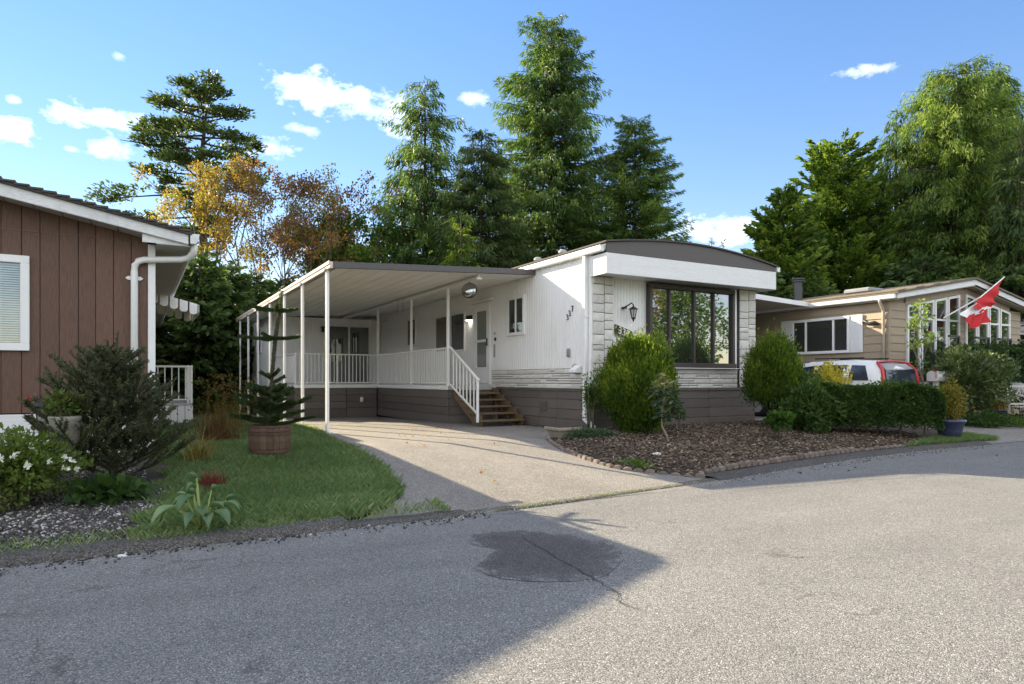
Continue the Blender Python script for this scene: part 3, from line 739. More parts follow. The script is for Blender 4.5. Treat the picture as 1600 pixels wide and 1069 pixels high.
# ------------------------------------------------------------------ deck
DK = thing('deck', 'raised white railed deck with brown plank skirting under the carport', 'deck', (-1.24, 3.91, 0))
m = MB(); m.box(-1.26, -.02, 3.90, 9.05, .775, .85); m.box(-3.66, -.02, 9.03, 12.58, .774, .849); m.build('deck_floor', paint('deck_floor_grey', (.42,.41,.39), .7, .1), DK)
plank(DK, 'deck_rim', white_trim, -1.285, -1.262, 3.88, 9.02, .775, .875); plank(DK, 'deck_rim', white_trim, -3.68, -1.262, 9.005, 9.028, .775, .875)
plank(DK, 'deck_rim', white_trim, -3.685, -3.662, 9.03, 12.6, .775, .875)
for k in range(4):
    z = .0+k*.193
    plank(DK, 'skirting_plank', brown_plank, -1.27, -1.22, 3.92, 9.0, z-.03*(k == 0), z+.188)
    plank(DK, 'skirting_plank', brown_plank, -1.21, -.07, 3.93, 3.98, z-.03*(k == 0), z+.188)
    for a, b in ((-3.66, -2.19), (-2.18, -1.28)):
        plank(DK, 'skirting_plank', brown_plank, a, b, 9.03, 9.08, z-.12*(k == 0), z+.188)
    plank(DK, 'skirting_plank', brown_plank, -3.66, -3.61, 9.09, 12.6, z-.2*(k == 0), z+.188)
m = MB(); m.box(-1.79, -1.70, 9.0, 9.03, .36, .50).box(-1.77, -1.72, 8.99, 9.0, .38, .48); m.build('outlet_cover', white_trim, DK, bevel=.006)
def rail_run(p, q, gap=.108, parent=DK, z0=.93, z1=1.74):
    p = Vector(p); q = Vector(q); L = (q-p).length
    m = MB(); m.bar((p.x,p.y,z1), (q.x,q.y,z1), .05, .035); m.build('top_rail', white_metal, parent, bevel=.005)
    m = MB(); m.bar((p.x,p.y,z0), (q.x,q.y,z0), .035, .03); m.build('bottom_rail', white_metal, parent, bevel=.004)
    n = int(L/gap); me = None
    for i in range(1, n):
        c = p+(q-p)*i/n-origin(parent)
        if me is None:
            b = MB(); b.box(-.009, .009, -.009, .009, z0+.015, z1-.018); me = b.mesh('baluster', white_metal)
        o = link('baluster', me, parent); o.location = (c.x, c.y, 0)
rail_run((-1.24,3.98,0), (-1.24,9.06,0)); rail_run((-1.24,9.06,0), (-3.62,9.06,0)); rail_run((-3.62,9.06,0), (-3.62,12.56,0))
for x, y, zt in ((-1.24,3.95,3.10),(-1.24,6.30,3.10),(-1.24,9.06,3.10),(-3.62,9.06,1.76),(-3.62,12.5,1.76),(-2.45,9.06,1.72)):
    m = MB(); w_ = .03 if zt > 2 else .022; m.box(x-w_, x+w_, y-w_, y+w_, .86, zt); m.build('railing_post', white_metal, DK, bevel=.004)

# ------------------------------------------------------------------ steps up to the door
ST = thing('wooden_steps', 'five open wooden steps with white handrail going up to the screen door', 'steps', (-.65, 2.6, 0))
for k in range(5):
    z = .145+k*.142; y = 2.44+k*.285
    plank(ST, 'tread', wood_tread, -1.17, -.06, y, y+.29, z-.04, z, .006)
    m = MB(); m.box(-.26, -.20, y+.20, y+.25, z-.12-.02, z-.041); m.build('riser_block', wood_tread, ST)
def stringer(x):
    pts = [(2.50,0.0),(2.72,0.0),(3.88,.62),(3.88,.82),(3.62,.80),(3.62,.672),(3.33,.67),(3.33,.53),(3.05,.53),(3.05,.388),(2.76,.388),(2.76,.246),(2.48,.246),(2.48,.104),(2.46,.104)]
    m = MB(); m.prism(pts, 'x', x, x+.045); m.build('stringer', wood_tread, ST)
stringer(-1.14); stringer(-.14)
p0, p1 = Vector((-1.20,3.92,1.76)), Vector((-1.20,2.50,1.02))
m = MB(); m.bar(p0, p1, .055, .04); m.bar(p1, p1+Vector((0,-.06,-.01)), .055, .04); m.build('handrail', white_metal, ST, bevel=.006)
m = MB(); m.bar((-1.20,3.92,.90), (-1.20,2.50,.28), .035, .03); m.build('lower_rail', white_metal, ST)
m = MB(); m.box(-1.225, -1.175, 2.475, 2.525, .10, 1.02); m.build('newel_post', white_metal, ST, bevel=.005)
for i in range(1, 8):
    t = i/8; y = 3.92-1.42*t
    m = MB(); m.box(-1.211, -1.189, y-.011, y+.011, .90-.62*t, 1.76-.74*t); m.build('baluster', white_metal, ST)

# convex mirror hung from the carport beam
MR = thing('convex_mirror', 'round convex traffic mirror hanging from the carport beam', 'mirror', (-1.27, 2.75, 2.92))
m = MB(); m.tube([(0,0,.16),(0,0,.21)], .012, 6); m.build('hanger', black_iron, MR, local=True)
m = MB(); m.lathe([(0,.0),(.165,.0),(.172,.012),(.165,.03),(.0,.035)], (0,0,0), 28); ob = m.build('rim', black_iron, MR, local=True, smooth=False); ob.rotation_euler = (R(82), 0, -R(35))
mirror_mat, t_, b_ = nt('mirror_glass'); b_.inputs['Base Color'].default_value = (.38,.40,.40,1); b_.inputs['Metallic'].default_value = 1; b_.inputs['Roughness'].default_value = .03
m = MB(); m.lathe([(.158*math.cos(a*math.pi/20), .036+.07*math.sin(a*math.pi/20)) for a in range(11)], (0,0,0), 28); ob = m.build('dome', mirror_mat, MR, local=True, smooth=True); ob.rotation_euler = (R(82), 0, -R(35))

# ------------------------------------------------------------------ brown house on the left
BH = thing('brown_house', 'brown board sided house with white trim on the left, white gutter and downspout', 'house', (-7.28, .11, 0))
brown_wood = paint('brown_siding_board', (.145,.082,.057), .65, .12, 1.4, (6,6,.7), grain=.4, perobj=.14, dirt=.3, dirtcol=(.07,.045,.035))
RZ = lambda x: 2.96+(-6.88-x)*.2 if x > -10.9 else 2.96+(-6.88+10.9)*.2-(-10.9-x)*.2     # top line of the rake
x = -7.355
k = 0
while x > -15.0:                            # every vertical board of the gable wall
    w = (.19,.205,.2)[k % 3]; k += 1; a = x-w
    za = RZ(a)-.12; zb = RZ(x)-.12; d = random.uniform(-.004, .004)
    m = MB(); m.prism([(a+.0025,.585),(x-.0025,.585),(x-.0025,zb),(a+.0025,za)], 'y', .11+d, .15); m.build('siding_board', brown_wood, BH, bevel=.004)
    x = a
m = MB(); m.prism([(-15,.0),(-7.37,.0),(-7.37,2.8),(-10.9,3.5),(-15,2.8)], 'y', .155, .25); m.box(-15, -14.9, .25, 20, 0, 2.8); m.build('core_wall', dark_void, BH)
m = MB(); m.prism([(-9.3,3.05),(-8.9,3.03),(-8.0,2.84),(-7.4,2.72),(-7.4,2.73),(-9.3,3.06)], 'y', .104, .11)
m = MB(); m.box(-15, -7.36, .103, .112, 2.86, 2.872); m.build('panel_joint', brown_wood, BH)
for k in range(3):
    z = -.12+k*.233; plank(BH, 'skirting_board', white_board, -15, -7.30, .085, .15, z, z+.226)
plank(BH, 'corner_board', white_trim, -7.352, -7.262, .085, .11, .36, 2.83); plank(BH, 'corner_board', white_trim, -7.30, -7.262, .112, .20, .36, 2.83)
y = .205; n = 0
while y < 20:                               # side wall seen edge-on
    plank(BH, 'siding_board', brown_wood, -7.33, -7.285, y, y+.195, .585, 2.86, 0); y += .2
plank(BH, 'skirting_board', white_board, -7.34, -7.28, .205, 20, -.3, .58)
# window with blinds
window = window_y(BH, -10.1, -8.65, 1.365, 2.55, .11, .095, .045, (-9.40,), pane=clear, mw=.07, label='white framed window with closed blinds')
m = MB(); z = 1.47
while z < 2.45: m.add([(-10.0,.104,z),(-8.75,.104,z),(-8.75,.109,z+.024),(-10.0,.109,z+.024)], [(0,1,2,3)]); z += .029
bl = m.build('window_blind', paint('blind_slats', (.62,.64,.64), .5, .05), window)
m = MB(); m.box(-9.02, -9.005, .1025, .1035, 1.47, 2.45); m.build('blind_cord', white_trim, window)
# roof, rake boards, soffit, gutter, downspout
m = MB(); t = .055
m.prism([(-6.84,RZ(-6.84)+.03),(-10.9,RZ(-10.9)+.03),(-15.4,RZ(-15.4)+.03),(-15.4,RZ(-15.4)-.02),(-10.9,RZ(-10.9)-.02),(-6.84,RZ(-6.84)-.02)], 'y', -.31, 20.3)
m.build('roof', shingle_mat, BH)
for i in range(34):                         # shingle butts along the rake
    xx = -6.85-i*.135
    if xx < -10.9: break
    plank(BH, 'shingle', shingle_mat, xx-.15, xx, -.325-random.uniform(0,.012), -.1, RZ(xx)+.026, RZ(xx)+.045+random.uniform(0,.008), 0)
for x0, x1 in ((-6.88,-10.9),(-10.905,-15.3)):
    m = MB(); m.prism([(x0,RZ(x0)-.02),(x0,RZ(x0)-.15),(x1,RZ(x1)-.20),(x1,RZ(x1)-.02)], 'y', -.27, -.23); m.build('rake_board', old_white, BH, bevel=.006)
m = MB(); m.prism([(-6.885,2.94),(-6.885,2.80),(-7.42,2.80),(-7.42,3.0)], 'y', -.225, -.20); m.build('rake_return', old_white, BH)
soff = paint('soffit_panel', (.50,.50,.47), .6, .06, 6, grain=.2, dirt=.3)
yy = -.225
while yy < 19.8:                            # eave soffit panels
    plank(BH, 'soffit_panel', soff, -7.26, -6.86, yy, yy+.292, 2.79, 2.80, 0); yy += .3
xx = -7.4
while xx > -11: 
    m = MB(); m.prism([(xx,RZ(xx)-.155),(xx-.29,RZ(xx-.29)-.155),(xx-.29,RZ(xx-.29)-.145),(xx,RZ(xx)-.145)], 'y', -.225, .10); m.build('soffit_panel', soff, BH); xx -= .3
g2 = [(-6.86,2.95),(-6.86,2.82),(-6.80,2.815),(-6.765,2.86),(-6.745,2.955)]
m = MB(); m.prism(g2, 'y', -.30, 20.2); m.build('gutter', old_white, BH, bevel=.005)
m = MB(); m.prism([(-6.858,2.80),(-6.93,2.80),(-6.93,2.81),(-6.858,2.815)], 'y', -.2, 20); m.build('eave_board', paint('grey_wood', (.22,.20,.18), .8, .15, 4, grain=.4), BH)
m = MB(); pth = [(-6.80,-.16,2.83),(-6.81,-.12,2.74),(-6.86,-.05,2.67),(-6.95,.0,2.645),(-7.40,.045,2.61),(-7.47,.05,2.585),(-7.505,.05,2.53),(-7.51,.05,2.45),(-7.51,.05,.10)]
m.tube(pth, [.045]*9, 8); ds = m.build('downspout', white_metal, BH, smooth=True)
for z in (2.36, 1.2):
    m = MB(); m.prism([(-7.615,z),(-7.585,z+.025),(-7.435,z+.025),(-7.405,z),(-7.435,z-.025),(-7.585,z-.025)], 'y', .085, .095); m.build('strap', white_metal, BH)
# metal awning over the side door
AW = MB(); m = MB(); ya = 5.6; yb = 7.6
m.add([(-7.26,ya,2.86),(-6.33,ya,2.62),(-6.33,yb,2.62),(-7.26,yb,2.86)], [(0,1,2,3)]); m.add([(-7.26,ya,2.85),(-6.33,ya,2.61),(-6.33,yb,2.61),(-7.26,yb,2.85)], [(0,3,2,1)])
aw = m.build('awning', white_metal, BH)
for (py, sgn) in ((ya, 1), (yb, 1)):
    for i in range(5):
        u0 = -7.25+i*.186; u1 = u0+.155; zt0 = 2.86-(u0+7.26)*.258; zt1 = 2.86-(u1+7.26)*.258
        pts = [(u0,zt0),(u1,zt1)]+[(u1-.077+.077*math.cos(a*math.pi/6), zt1-.17-.05*math.sin(a*math.pi/6)) for a in range(7)]
        m = MB(); m.prism(pts, 'y', py-.012, py); m.build('scallop', white_metal, aw)
for i in range(9):
    v0 = ya+i*.222; pts = [(v0,2.615),(v0+.2,2.615)]+[(v0+.1+.1*math.cos(a*math.pi/6), 2.45-.05*math.sin(a*math.pi/6)) for a in range(7)]
    m = MB(); m.prism(pts, 'x', -6.328, -6.316); m.build('scallop', white_metal, aw)
# porch of the brown house
PO = thing('porch', 'small white railed porch on the side of the brown house', 'porch', (-6.4, 7.4, gz(0, 7.4)))
plank(PO, 'floor', paint('deck_floor_grey', (.42,.41,.39), .7, .1), -7.27, -6.33, 7.4, 9.4, .40, .45)
for i in range(6):
    a = -7.27+i*.157; plank(PO, 'skirt_board', white_board, a, a+.146, 7.38, 7.40, -.2, .395, .004)
plank(PO, 'skirt_side', white_board, -6.345, -6.32, 7.41, 9.4, -.2, .395, .004)
m = MB(); m.box(-7.22, -6.32, 7.42, 7.47, 1.30, 1.345).box(-7.2, -6.35, 7.43, 7.46, .52, .555); m.build('rail', white_metal, PO)
for i in range(1, 6):
    a = -7.2+i*.145; plank(PO, 'baluster', white_metal, a-.012, a+.012, 7.433, 7.457, .555, 1.30, 0)
for a in (-7.215, -6.42, -6.35): plank(PO, 'post', white_metal, a-.025, a+.025, 7.415, 7.475, .45, 1.35, .004)
m = MB(); m.bar((-6.35,7.5,1.32),(-6.35,9.3,1.32),.045,.045).bar((-6.35,7.5,.54),(-6.35,9.3,.54),.03,.03); m.build('rail', white_metal, PO)
for i in range(9): plank(PO, 'baluster', white_metal, -6.362, -6.338, 7.62+i*.2, 7.644+i*.2, .55, 1.3, 0)

# garden shed at the back
SH = thing('garden_shed', 'small white shed with dark roof beyond the carport posts', 'shed', (-4.2, 18.1, gz(0, 18)))
for i in range(12):
    a = -4.28+i*.2; plank(SH, 'wall_board', white_board, a, a+.194, 18.0, 18.03, -.2, 2.12, .004)
for i in range(9):
    a = 18.04+i*.2; plank(SH, 'wall_board', white_board, -4.31, -4.28, a, a+.194, -.2, 2.10, .004)
m = MB(); m.box(-4.27, -1.9, 18.04, 19.84, -.2, 2.1); m.build('core', white_board, SH)
m = MB(); m.prism([(-4.42,2.12),(-3.1,2.75),(-1.75,2.12),(-1.75,2.18),(-3.1,2.83),(-4.42,2.19)], 'y', 17.86, 19.95)
m.prism([(17.86,2.12),(18.9,2.72),(19.95,2.12)], 'x', -4.42, -1.75); m.build('roof', shingle_mat, SH)
plank(SH, 'eave_board', white_trim, -4.4, -1.8, 17.84, 17.86, 2.04, 2.12)
window_x(SH, 18.6, 19.2, 1.0, 1.75, -4.31, .03, .03, frame=brown_trim)
plank(SH, 'corner_pole', black_iron, -4.33, -4.30, 17.97, 18.0, -.2, 2.16)

# ------------------------------------------------------------------ tan house on the right, number 335
TH = thing('tan_house', 'tan plank sided house with a tall windowed white trimmed gable, number 335', 'house', (9.35, 0, 0))
tan = paint('tan_siding_plank', (.36,.285,.20), .6, .05, 2, (1,1,6), grain=.12, perobj=.05, dirt=.15)
TZ = lambda x: 3.19+(x-9.2)*.166 if x < 12.9 else 3.804-(x-12.9)*.163
def tpl(*a): return plank(TH, 'siding_plank', tan, *a, bevel=.005)
for k in range(14):                         # left wall, lapped planks
    z = .05+k*.212; z1 = min(z+.218, 3.03)
    m = MB(); m.prism([(9.335,z),(9.355,z1),(9.39,z1),(9.39,z)], 'y', .03, 3.0); m.build('siding_plank', tan, TH)
    m = MB(); m.prism([(9.335,z),(9.355,z1),(9.39,z1),(9.39,z)], 'y', 3.01, 12); m.build('siding_plank', tan, TH)
for k in range(18):                         # gable front: pieces left of, between and right of the windows
    z = .05+k*.212
    for a, b in ((9.36,10.05),(12.66,12.92),(15.45,16.1)):
        zt = min(z+.212, min(TZ(a), TZ(b))-.20)
        if zt > z+.03:
            m = MB(); m.prism([(0-.02,z),(0-.0,zt),(.03,zt),(.03,z)], 'x', a, b); m.build('siding_plank', tan, TH)
m = MB(); m.prism([(9.37,0),(16.09,0),(16.09,3.0),(12.9,3.6),(9.37,3.04)], 'y', .035, .2); m.box(9.4, 9.6, .2, 12, 0, 3.0); m.box(15.9, 16.09, .2, 12, 0, 3.0)
m.build('core_wall', tan, TH)
m = MB()
for (a, b) in ((10.05,12.66),(12.92,15.45)):
    m.prism([(a,TZ(a)-.36),(b,TZ(b)-.36),(b,TZ(b)-.19),(a,TZ(a)-.19)], 'y', -.012, .03)
m.build('gable_panel', tan, TH)
olive = glass('gable_window_glass', (.025,.03,.022), 3.0, .02, wob=.02)
def tall_window(a, b):
    f = .065; za, zb = TZ(a)-.37, TZ(b)-.37; z0 = .45
    m = MB(); g, h = .03, -.05
    m.prism([(a,z0),(a+f,z0),(a+f,za),(a,za)], 'y', h, g).prism([(b-f,z0),(b,z0),(b,zb),(b-f,zb)], 'y', h, g)
    m.prism([(a+f,TZ(a+f)-.37-f),(b-f,TZ(b-f)-.37-f),(b-f,TZ(b-f)-.37),(a+f,TZ(a+f)-.37)], 'y', h, g).box(a+f, b-f, h, g, z0, z0+f)
    zr = 2.62; m.box(a+f, b-f, h+.006, g, zr, zr+.05)
    w = m.build('window', white_trim, TH)
    m = MB(); m.box(a+f+.003, b-f-.003, -.015, -.005, z0+f+.003, zr-.003); m.build('pane', olive, w)
    m = MB(); m.prism([(a+f+.003,zr+.053),(b-f-.003,zr+.053),(b-f-.003,TZ(b-f)-.375-f),(a+f+.003,TZ(a+f)-.375-f)], 'y', -.015, -.005); m.build('pane', olive, w)
for i in range(4):
    a = 10.08+i*.645; tall_window(a, a+.60)
    a = 12.94+i*.63; tall_window(a, a+.585)
# rake boards, roof with its low slope, eave fascia
for x0, x1 in ((9.2,12.897),(12.903,16.9)):
    m = MB(); m.prism([(x0,TZ(x0)),(x1,TZ(x1)),(x1,TZ(x1)-.165),(x0,TZ(x0)-.135)], 'y', -.30, -.26); m.build('rake_board', white_board, TH, bevel=.006)
m = MB(); m.prism([(9.13,TZ(9.13)+.005),(12.9,TZ(12.9)+.005),(16.95,TZ(16.95)+.005),(16.95,TZ(16.95)+.055),(12.9,TZ(12.9)+.06),(9.13,TZ(9.13)+.055)], 'y', -.35, 12)
m.build('roof', paint('tan_roof_shingles', (.17,.14,.105), .92, .25, 5, grain=.5), TH)
shg = paint('tan_roof_shingles', (.17,.14,.105), .92, .25, 5, grain=.5)
for r in range(9):                          # shingle courses of the slope that faces the white home
    xa = 9.12+r*.40
    for k in range(9):
        y0 = -.35+k*.55; o = .27*(r % 2)
        m = MB(); m.prism([(xa,TZ(xa)+.058),(xa+.42,TZ(xa+.42)+.062),(xa+.42,TZ(xa+.42)+.075),(xa,TZ(xa)+.078)], 'y', y0+o+.006, y0+o+.544); m.build('shingle', shg, TH)
m = MB(); m.prism([(9.18,3.03),(9.33,3.03),(9.33,3.04),(9.18,3.04)], 'y', -.25, 12); m.prism([(9.3,3.04),(12.9,3.62),(16.8,2.98),(16.8,2.99),(12.9,3.635),(9.3,3.05)], 'y', -.255, -.02); m.build('soffit', paint('tan_soffit', (.42,.36,.28), .6, .05), TH)
plank(TH, 'eave_board', white_board, 9.17, 9.20, -.25, 12, 3.05, 3.17); m = MB(); m.prism([(9.168,3.17),(9.08,3.17),(9.10,3.07),(9.168,3.07)], 'y', -.28, 2.15); m.build('gutter', white_board, TH)
m = MB(); m.tube([(9.12,.12,3.09),(9.13,.12,3.0),(9.25,.12,2.84),(9.29,.12,2.76),(9.29,.12,.1)], .04, 8); m.build('downspout', paint('tan_metal', (.46,.40,.31), .5, .05), TH, smooth=True)
plank(TH, 'corner_board', tan, 9.325, 9.37, -.03, .028, .05, 3.0)
# slider window with shutters on the left wall
window_x(TH, 1.06, 2.90, 1.74, 2.74, 9.335, .075, .06, (1.55, 2.42), mw=.05, label='wide white window of three panes')
for a, b in ((.70,1.05),(2.91,3.27)):
    m = MB(); m.box(9.30, 9.335, a, b, 1.74, 2.75)
    sh = m.build('shutter', white_board, TH, bevel=.006)
    m = MB()
    for k in range(18): m.box(9.292, 9.30, a+.05, b-.05, 1.80+k*.05, 1.835+k*.05)
    m.build('louvre', white_board, sh)
tann = paint('tan_digits', (.50,.42,.28), .5, .05)
text_part('house_number', '335', .28, .02, (0,-1,0), (0,0,1), (9.328, .62, 1.42), tann, TH)
text_part('house_number', '335', .28, .02, (1,0,0), (0,0,1), (9.72, -.03, 1.38), tann, TH)
m = MB(); m.tube([(9.32,.25,2.45),(9.28,.35,2.50),(9.28,.5,2.48),(9.27,.62,2.56),(9.3,.7,2.52)], [.03,.05,.04,.035,.02], 6); m.build('wall_ornament', black_iron, TH, smooth=True)
m = MB(); m.lathe([(.13,0),(.13,.62),(.19,.63),(.19,.66),(.15,.66),(.15,.70),(.21,.70),(.21,.74),(.0,.76)], (10.9, 3.9, 3.5), 16); m.build('chimney_pipe', paint('dark_pipe', (.06,.06,.065), .4, .1), TH)
m = MB(); m.box(10.4, 11.1, 1.2, 2.0, 3.48, 3.62); m.build('skylight', paint('grey_flashing', (.25,.25,.26), .4, .1), TH, bevel=.04)
# carport roof between the two homes
m = MB(); m.prism([(4.75,3.42),(9.165,3.20),(9.165,3.08),(4.75,3.27)], 'y', 2.18, 2.22); m.build('carport_fascia', white_board, TH)
m = MB(); m.prism([(4.75,3.32),(9.165,3.12),(9.165,3.16),(4.75,3.37)], 'y', 2.225, 9); m.build('carport_roof', paint('tan_soffit', (.42,.36,.28), .6, .05), TH)
m = MB(); m.box(5.0, 8.8, 3.9, 3.94, 2.78, 3.12); m.box(5.0,8.8,3.8,3.9,2.70,2.78); m.build('carport_beam', tan, TH)
m = MB(); m.box(4.72, 9.3, 8.0, 8.1, 0, 3.1); m.build('carport_back_wall', paint('dark_tan', (.12,.10,.08), .8, .1), TH)
m = MB(); m.box(5.2, 6.8, 6.2, 6.9, 0, 1.9); m.build('storage_cupboard', paint('dark_tan', (.12,.10,.08), .8, .1), TH)
plank(TH, 'carport_post', white_board, 5.0, 5.09, 2.3, 2.39, 0, 3.25)
# black deck rail in front of the gable windows
RL = thing('black_railing', 'black metal deck railing in front of the tall gable windows', 'railing', (11.4, -.9, 0))
for a, b in ((9.3,9.68),(10.37,10.86),(11.64,12.34),(12.82,13.5),(13.9,14.6)):
    m = MB(); m.box(a, b, -.93, -.88, 2.09, 2.14); m.build('top_rail', black_iron, RL)
    plank(RL, 'post', black_iron, b-.05, b, -.93, -.88, .1, 2.09, 0)
    m = MB(); m.box(a, b, -.91, -.90, 1.3, 2.09); m.build('glass_panel', clear, RL)
plank(RL, 'deck_floor', paint('deck_floor_grey', (.42,.41,.39), .7, .1), 9.4, 16, -.95, -.02, .85, .95)
plank(RL, 'deck_skirt', tan, 9.4, 16, -.93, -.90, .05, .84)

# grey house glimpsed beyond the tan one
GH = thing('grey_house', 'grey house with a pale striped roof glimpsed beyond the tan gable', 'house', (21, 2, 0))
plank(GH, 'wall', paint('grey_wall', (.30,.31,.31), .7, .05), 18.4, 25, 1.2, 9, 0, 2.55, 0)
for k in range(6):
    z = 2.52+k*.11; plank(GH, 'roof_course', paint('pale_roof', (.42,.40,.38), .7, .08), 18.1+k*.35, 25.3, .9, 9.3, z, z+.085, 0)
window_y(GH, 18.7, 19.6, 1.2, 2.1, 1.2)

# ------------------------------------------------------------------ car behind the hedge
CA = thing('parked_car', 'estate car with red tailgate, body coloured white as sun glare, parked behind the hedge', 'car', (8.15, 1.15, .0))
glare_white = paint('car_sun_glare_white', (.72,.72,.71), .25, .02, 1, spec=.6); red_car = paint('red_car_paint', (.55,.022,.02), .3, .05, 1, spec=.6)  # white body colour stands in for sun glare on a red car
tint = glass('car_glass', (.03,.04,.055), 1.6)
cs = [(-1.02,.72,.45,.80,.62,.86),(-.95,.80,.28,.92,.66,1.26),(-.72,.83,.24,.94,.64,1.44),(.1,.85,.22,.93,.63,1.49),(1.0,.85,.22,.92,.62,1.47),(1.55,.85,.22,.92,.60,1.36),(2.25,.84,.22,.92,.62,.955),(3.1,.80,.24,.84,.60,.86),(3.35,.68,.32,.72,.5,.74)]
ring = lambda c: [(-c[1]*.93,c[0],c[2]),(-c[1],c[0],(c[2]+c[3])/2),(-c[1]*.97,c[0],c[3]),(-c[4]*1.02,c[0],c[5]-.05),(-c[4]*.8,c[0],c[5]),(0,c[0],c[5]+.02),(c[4]*.8,c[0],c[5]),(c[4]*1.02,c[0],c[5]-.05),(c[1]*.97,c[0],c[3]),(c[1],c[0],(c[2]+c[3])/2),(c[1]*.93,c[0],c[2])]
cx, cy = 8.15, .0
vs = [(cx+p[0], cy+p[1], p[2]+.0) for c in cs for p in ring(c)]; n = 11
m = MB(); m.add(vs, [(a*n+j, a*n+(j+1) % n, (a+1)*n+(j+1) % n, (a+1)*n+j) for a in range(len(cs)-1) for j in range(n)]+[tuple(range(n)), tuple((len(cs)-1)*n+j for j in range(n))])
m.build('body', glare_white, CA, smooth=True)
def side_at(y, t, s, out=.012):             # point on the flank of the cabin: t=0 belt, 1 roof
    for a, b in zip(cs, cs[1:]):
        if a[0] <= y <= b[0]:
            f = (y-a[0])/(b[0]-a[0]); q = [a[i]+(b[i]-a[i])*f for i in range(6)]
    return (cx+s*((q[1]*.97)*(1-t)+q[4]*1.02*t+out), cy+y, q[3]+(q[5]-.05-q[3])*t)
for s in (-1, 1):
    for y0, y1, ya, yb in ((-.70,-.18,-.55,-.22),(-.10,.72,-.10,.66),(.80,1.75,.78,1.35)):
        pts = [side_at(y0,.12,s), side_at(y1,.12,s), side_at(yb,.88,s), side_at(ya,.88,s)]
        inn = [(p[0]-s*.03, p[1], p[2]) for p in pts]
        m = MB(); m.add(pts+inn, [(0,1,2,3),(7,6,5,4),(0,4,5,1),(1,5,6,2),(2,6,7,3),(3,7,4,0)]); m.build('side_window', tint, CA)
    m = MB(); m.tube([(cx+s*.70,cy-1.0,.80),(cx+s*.69,cy-.99,1.0),(cx+s*.655,cy-.955,1.24),(cx+s*.60,cy-.80,1.415)], [.045,.048,.042,.03], 6); m.build('tail_light', red_car, CA, smooth=True)
m = MB(); rw = [(.60,-1.035,.90),(.585,-.985,1.24),(.53,-.79,1.415)]; m.add([(cx+s_*w_, cy+y_, z_) for w_, y_, z_ in rw for s_ in (-1, 1)]+[(cx+s_*w_, cy+y_+.08, z_-.02) for w_, y_, z_ in rw for s_ in (-1, 1)], [(0,1,3,2),(2,3,5,4),(7,6,8,9),(9,8,10,11),(0,6,7,1),(4,5,11,10),(0,2,8,6),(2,4,10,8),(1,7,9,3),(3,9,11,5)])
m.build('rear_window', tint, CA)
m = MB(); m.box(cx-.66, cx+.66, cy-1.05, cy-.97, .45, .88); m.tube([(cx-.60,cy-.79,1.42),(cx,cy-.78,1.455),(cx+.60,cy-.79,1.42)], .022, 6); m.build('tailgate', red_car, CA)
m = MB(); m.box(cx-.72, cx+.72, cy-1.12, cy-1.0, .28, .45); m.build('bumper', red_car, CA, bevel=.03)
for s in (-1, 1):
    m = MB(); m.bar((cx+s*.5,cy-.4,1.53),(cx+s*.5,cy+.9,1.54),.03,.03); m.build('roof_rail', black_iron, CA)
    for yy in (-.35, 2.45):
        m = MB(); m.lathe([(.0,-.09),(.27,-.09),(.31,-.05),(.31,.05),(.27,.09),(0,.09)], (0,0,0), 18); w = m.build('wheel', paint('tyre', (.02,.02,.02), .8, .1), CA, local=True)
        w.location = Vector((cx+s*.76, cy+yy, .31))-origin(CA); w.rotation_euler = (0, R(90), 0)
        m = MB(); m.lathe([(.0,s*.095),(.19,s*.092),(.2,s*.08),(0,s*.08)], (0,0,0), 12); m.build('rim', paint('alloy', (.4,.4,.4), .3, .05), w, local=True)

# ------------------------------------------------------------------ flag, mailbox, bench and garden things
FL = thing('flag', 'red and white maple leaf flag hanging from an angled white pole', 'flag', (11.8, -.05, 2.7))
m = MB(); m.tube([(11.75,-.06,2.70),(12.9,-.42,3.30),(14.10,-.46,3.93)], [.022,.018,.016], 8); m.build('flagpole', white_metal, FL)
m = MB(); m.lathe([(0,0),(.025,.01),(.025,.04),(0,.05)], (14.11, -.46, 3.92), 8); m.build('finial', paint('brass', (.5,.4,.2), .3, .1), FL)
red_cloth = paint('red_flag_cloth', (.50,.018,.022), .8, .08, 3); white_cloth = paint('white_flag_cloth', (.78,.77,.76), .8, .04, 3)
def cloth(name, quad, mat, seed, amp=.05):
    # a gathered piece of cloth between four corners, with running folds
    m = MB(); a, b = 14, 18; A, B, C2, D = [Vector(q) for q in quad]; vs = []
    for i in range(a+1):
        for j in range(b+1):
            u, v = j/b, i/a; p = A.lerp(B, u).lerp(D.lerp(C2, u), v)
            p += Vector((.015*math.sin(v*9+u*5+seed), amp*math.sin(u*11+v*4+seed)*(.3+.7*v), .018*math.sin(u*9+seed)*v)); vs.append(p)
    k = len(vs); vs2 = [p+Vector((0, .004, 0)) for p in vs]
    f1 = [(i*(b+1)+j, i*(b+1)+j+1, (i+1)*(b+1)+j+1, (i+1)*(b+1)+j) for i in range(a) for j in range(b)]
    m.add(vs+vs2, f1+[tuple(k+q for q in f[::-1]) for f in f1]); return m.build(name, mat, FL, smooth=True)
cloth('red_band', ((14.02,-.46,3.87),(12.62,-.42,3.15),(13.33,-.52,3.0),(13.66,-.50,3.44)), red_cloth, 0, .04)
cloth('white_band', ((11.87,-.40,2.80),(12.72,-.43,3.13),(13.34,-.53,3.03),(12.02,-.47,2.66)), white_cloth, 1, .04)
cloth('red_band', ((12.02,-.46,2.71),(13.08,-.52,2.98),(13.06,-.56,2.62),(12.07,-.52,2.36)), red_cloth, 2, .06)
cloth('red_fold', ((12.30,-.52,2.98),(12.72,-.47,3.14),(13.05,-.50,3.06),(12.52,-.55,2.93)), red_cloth, 3, .02)
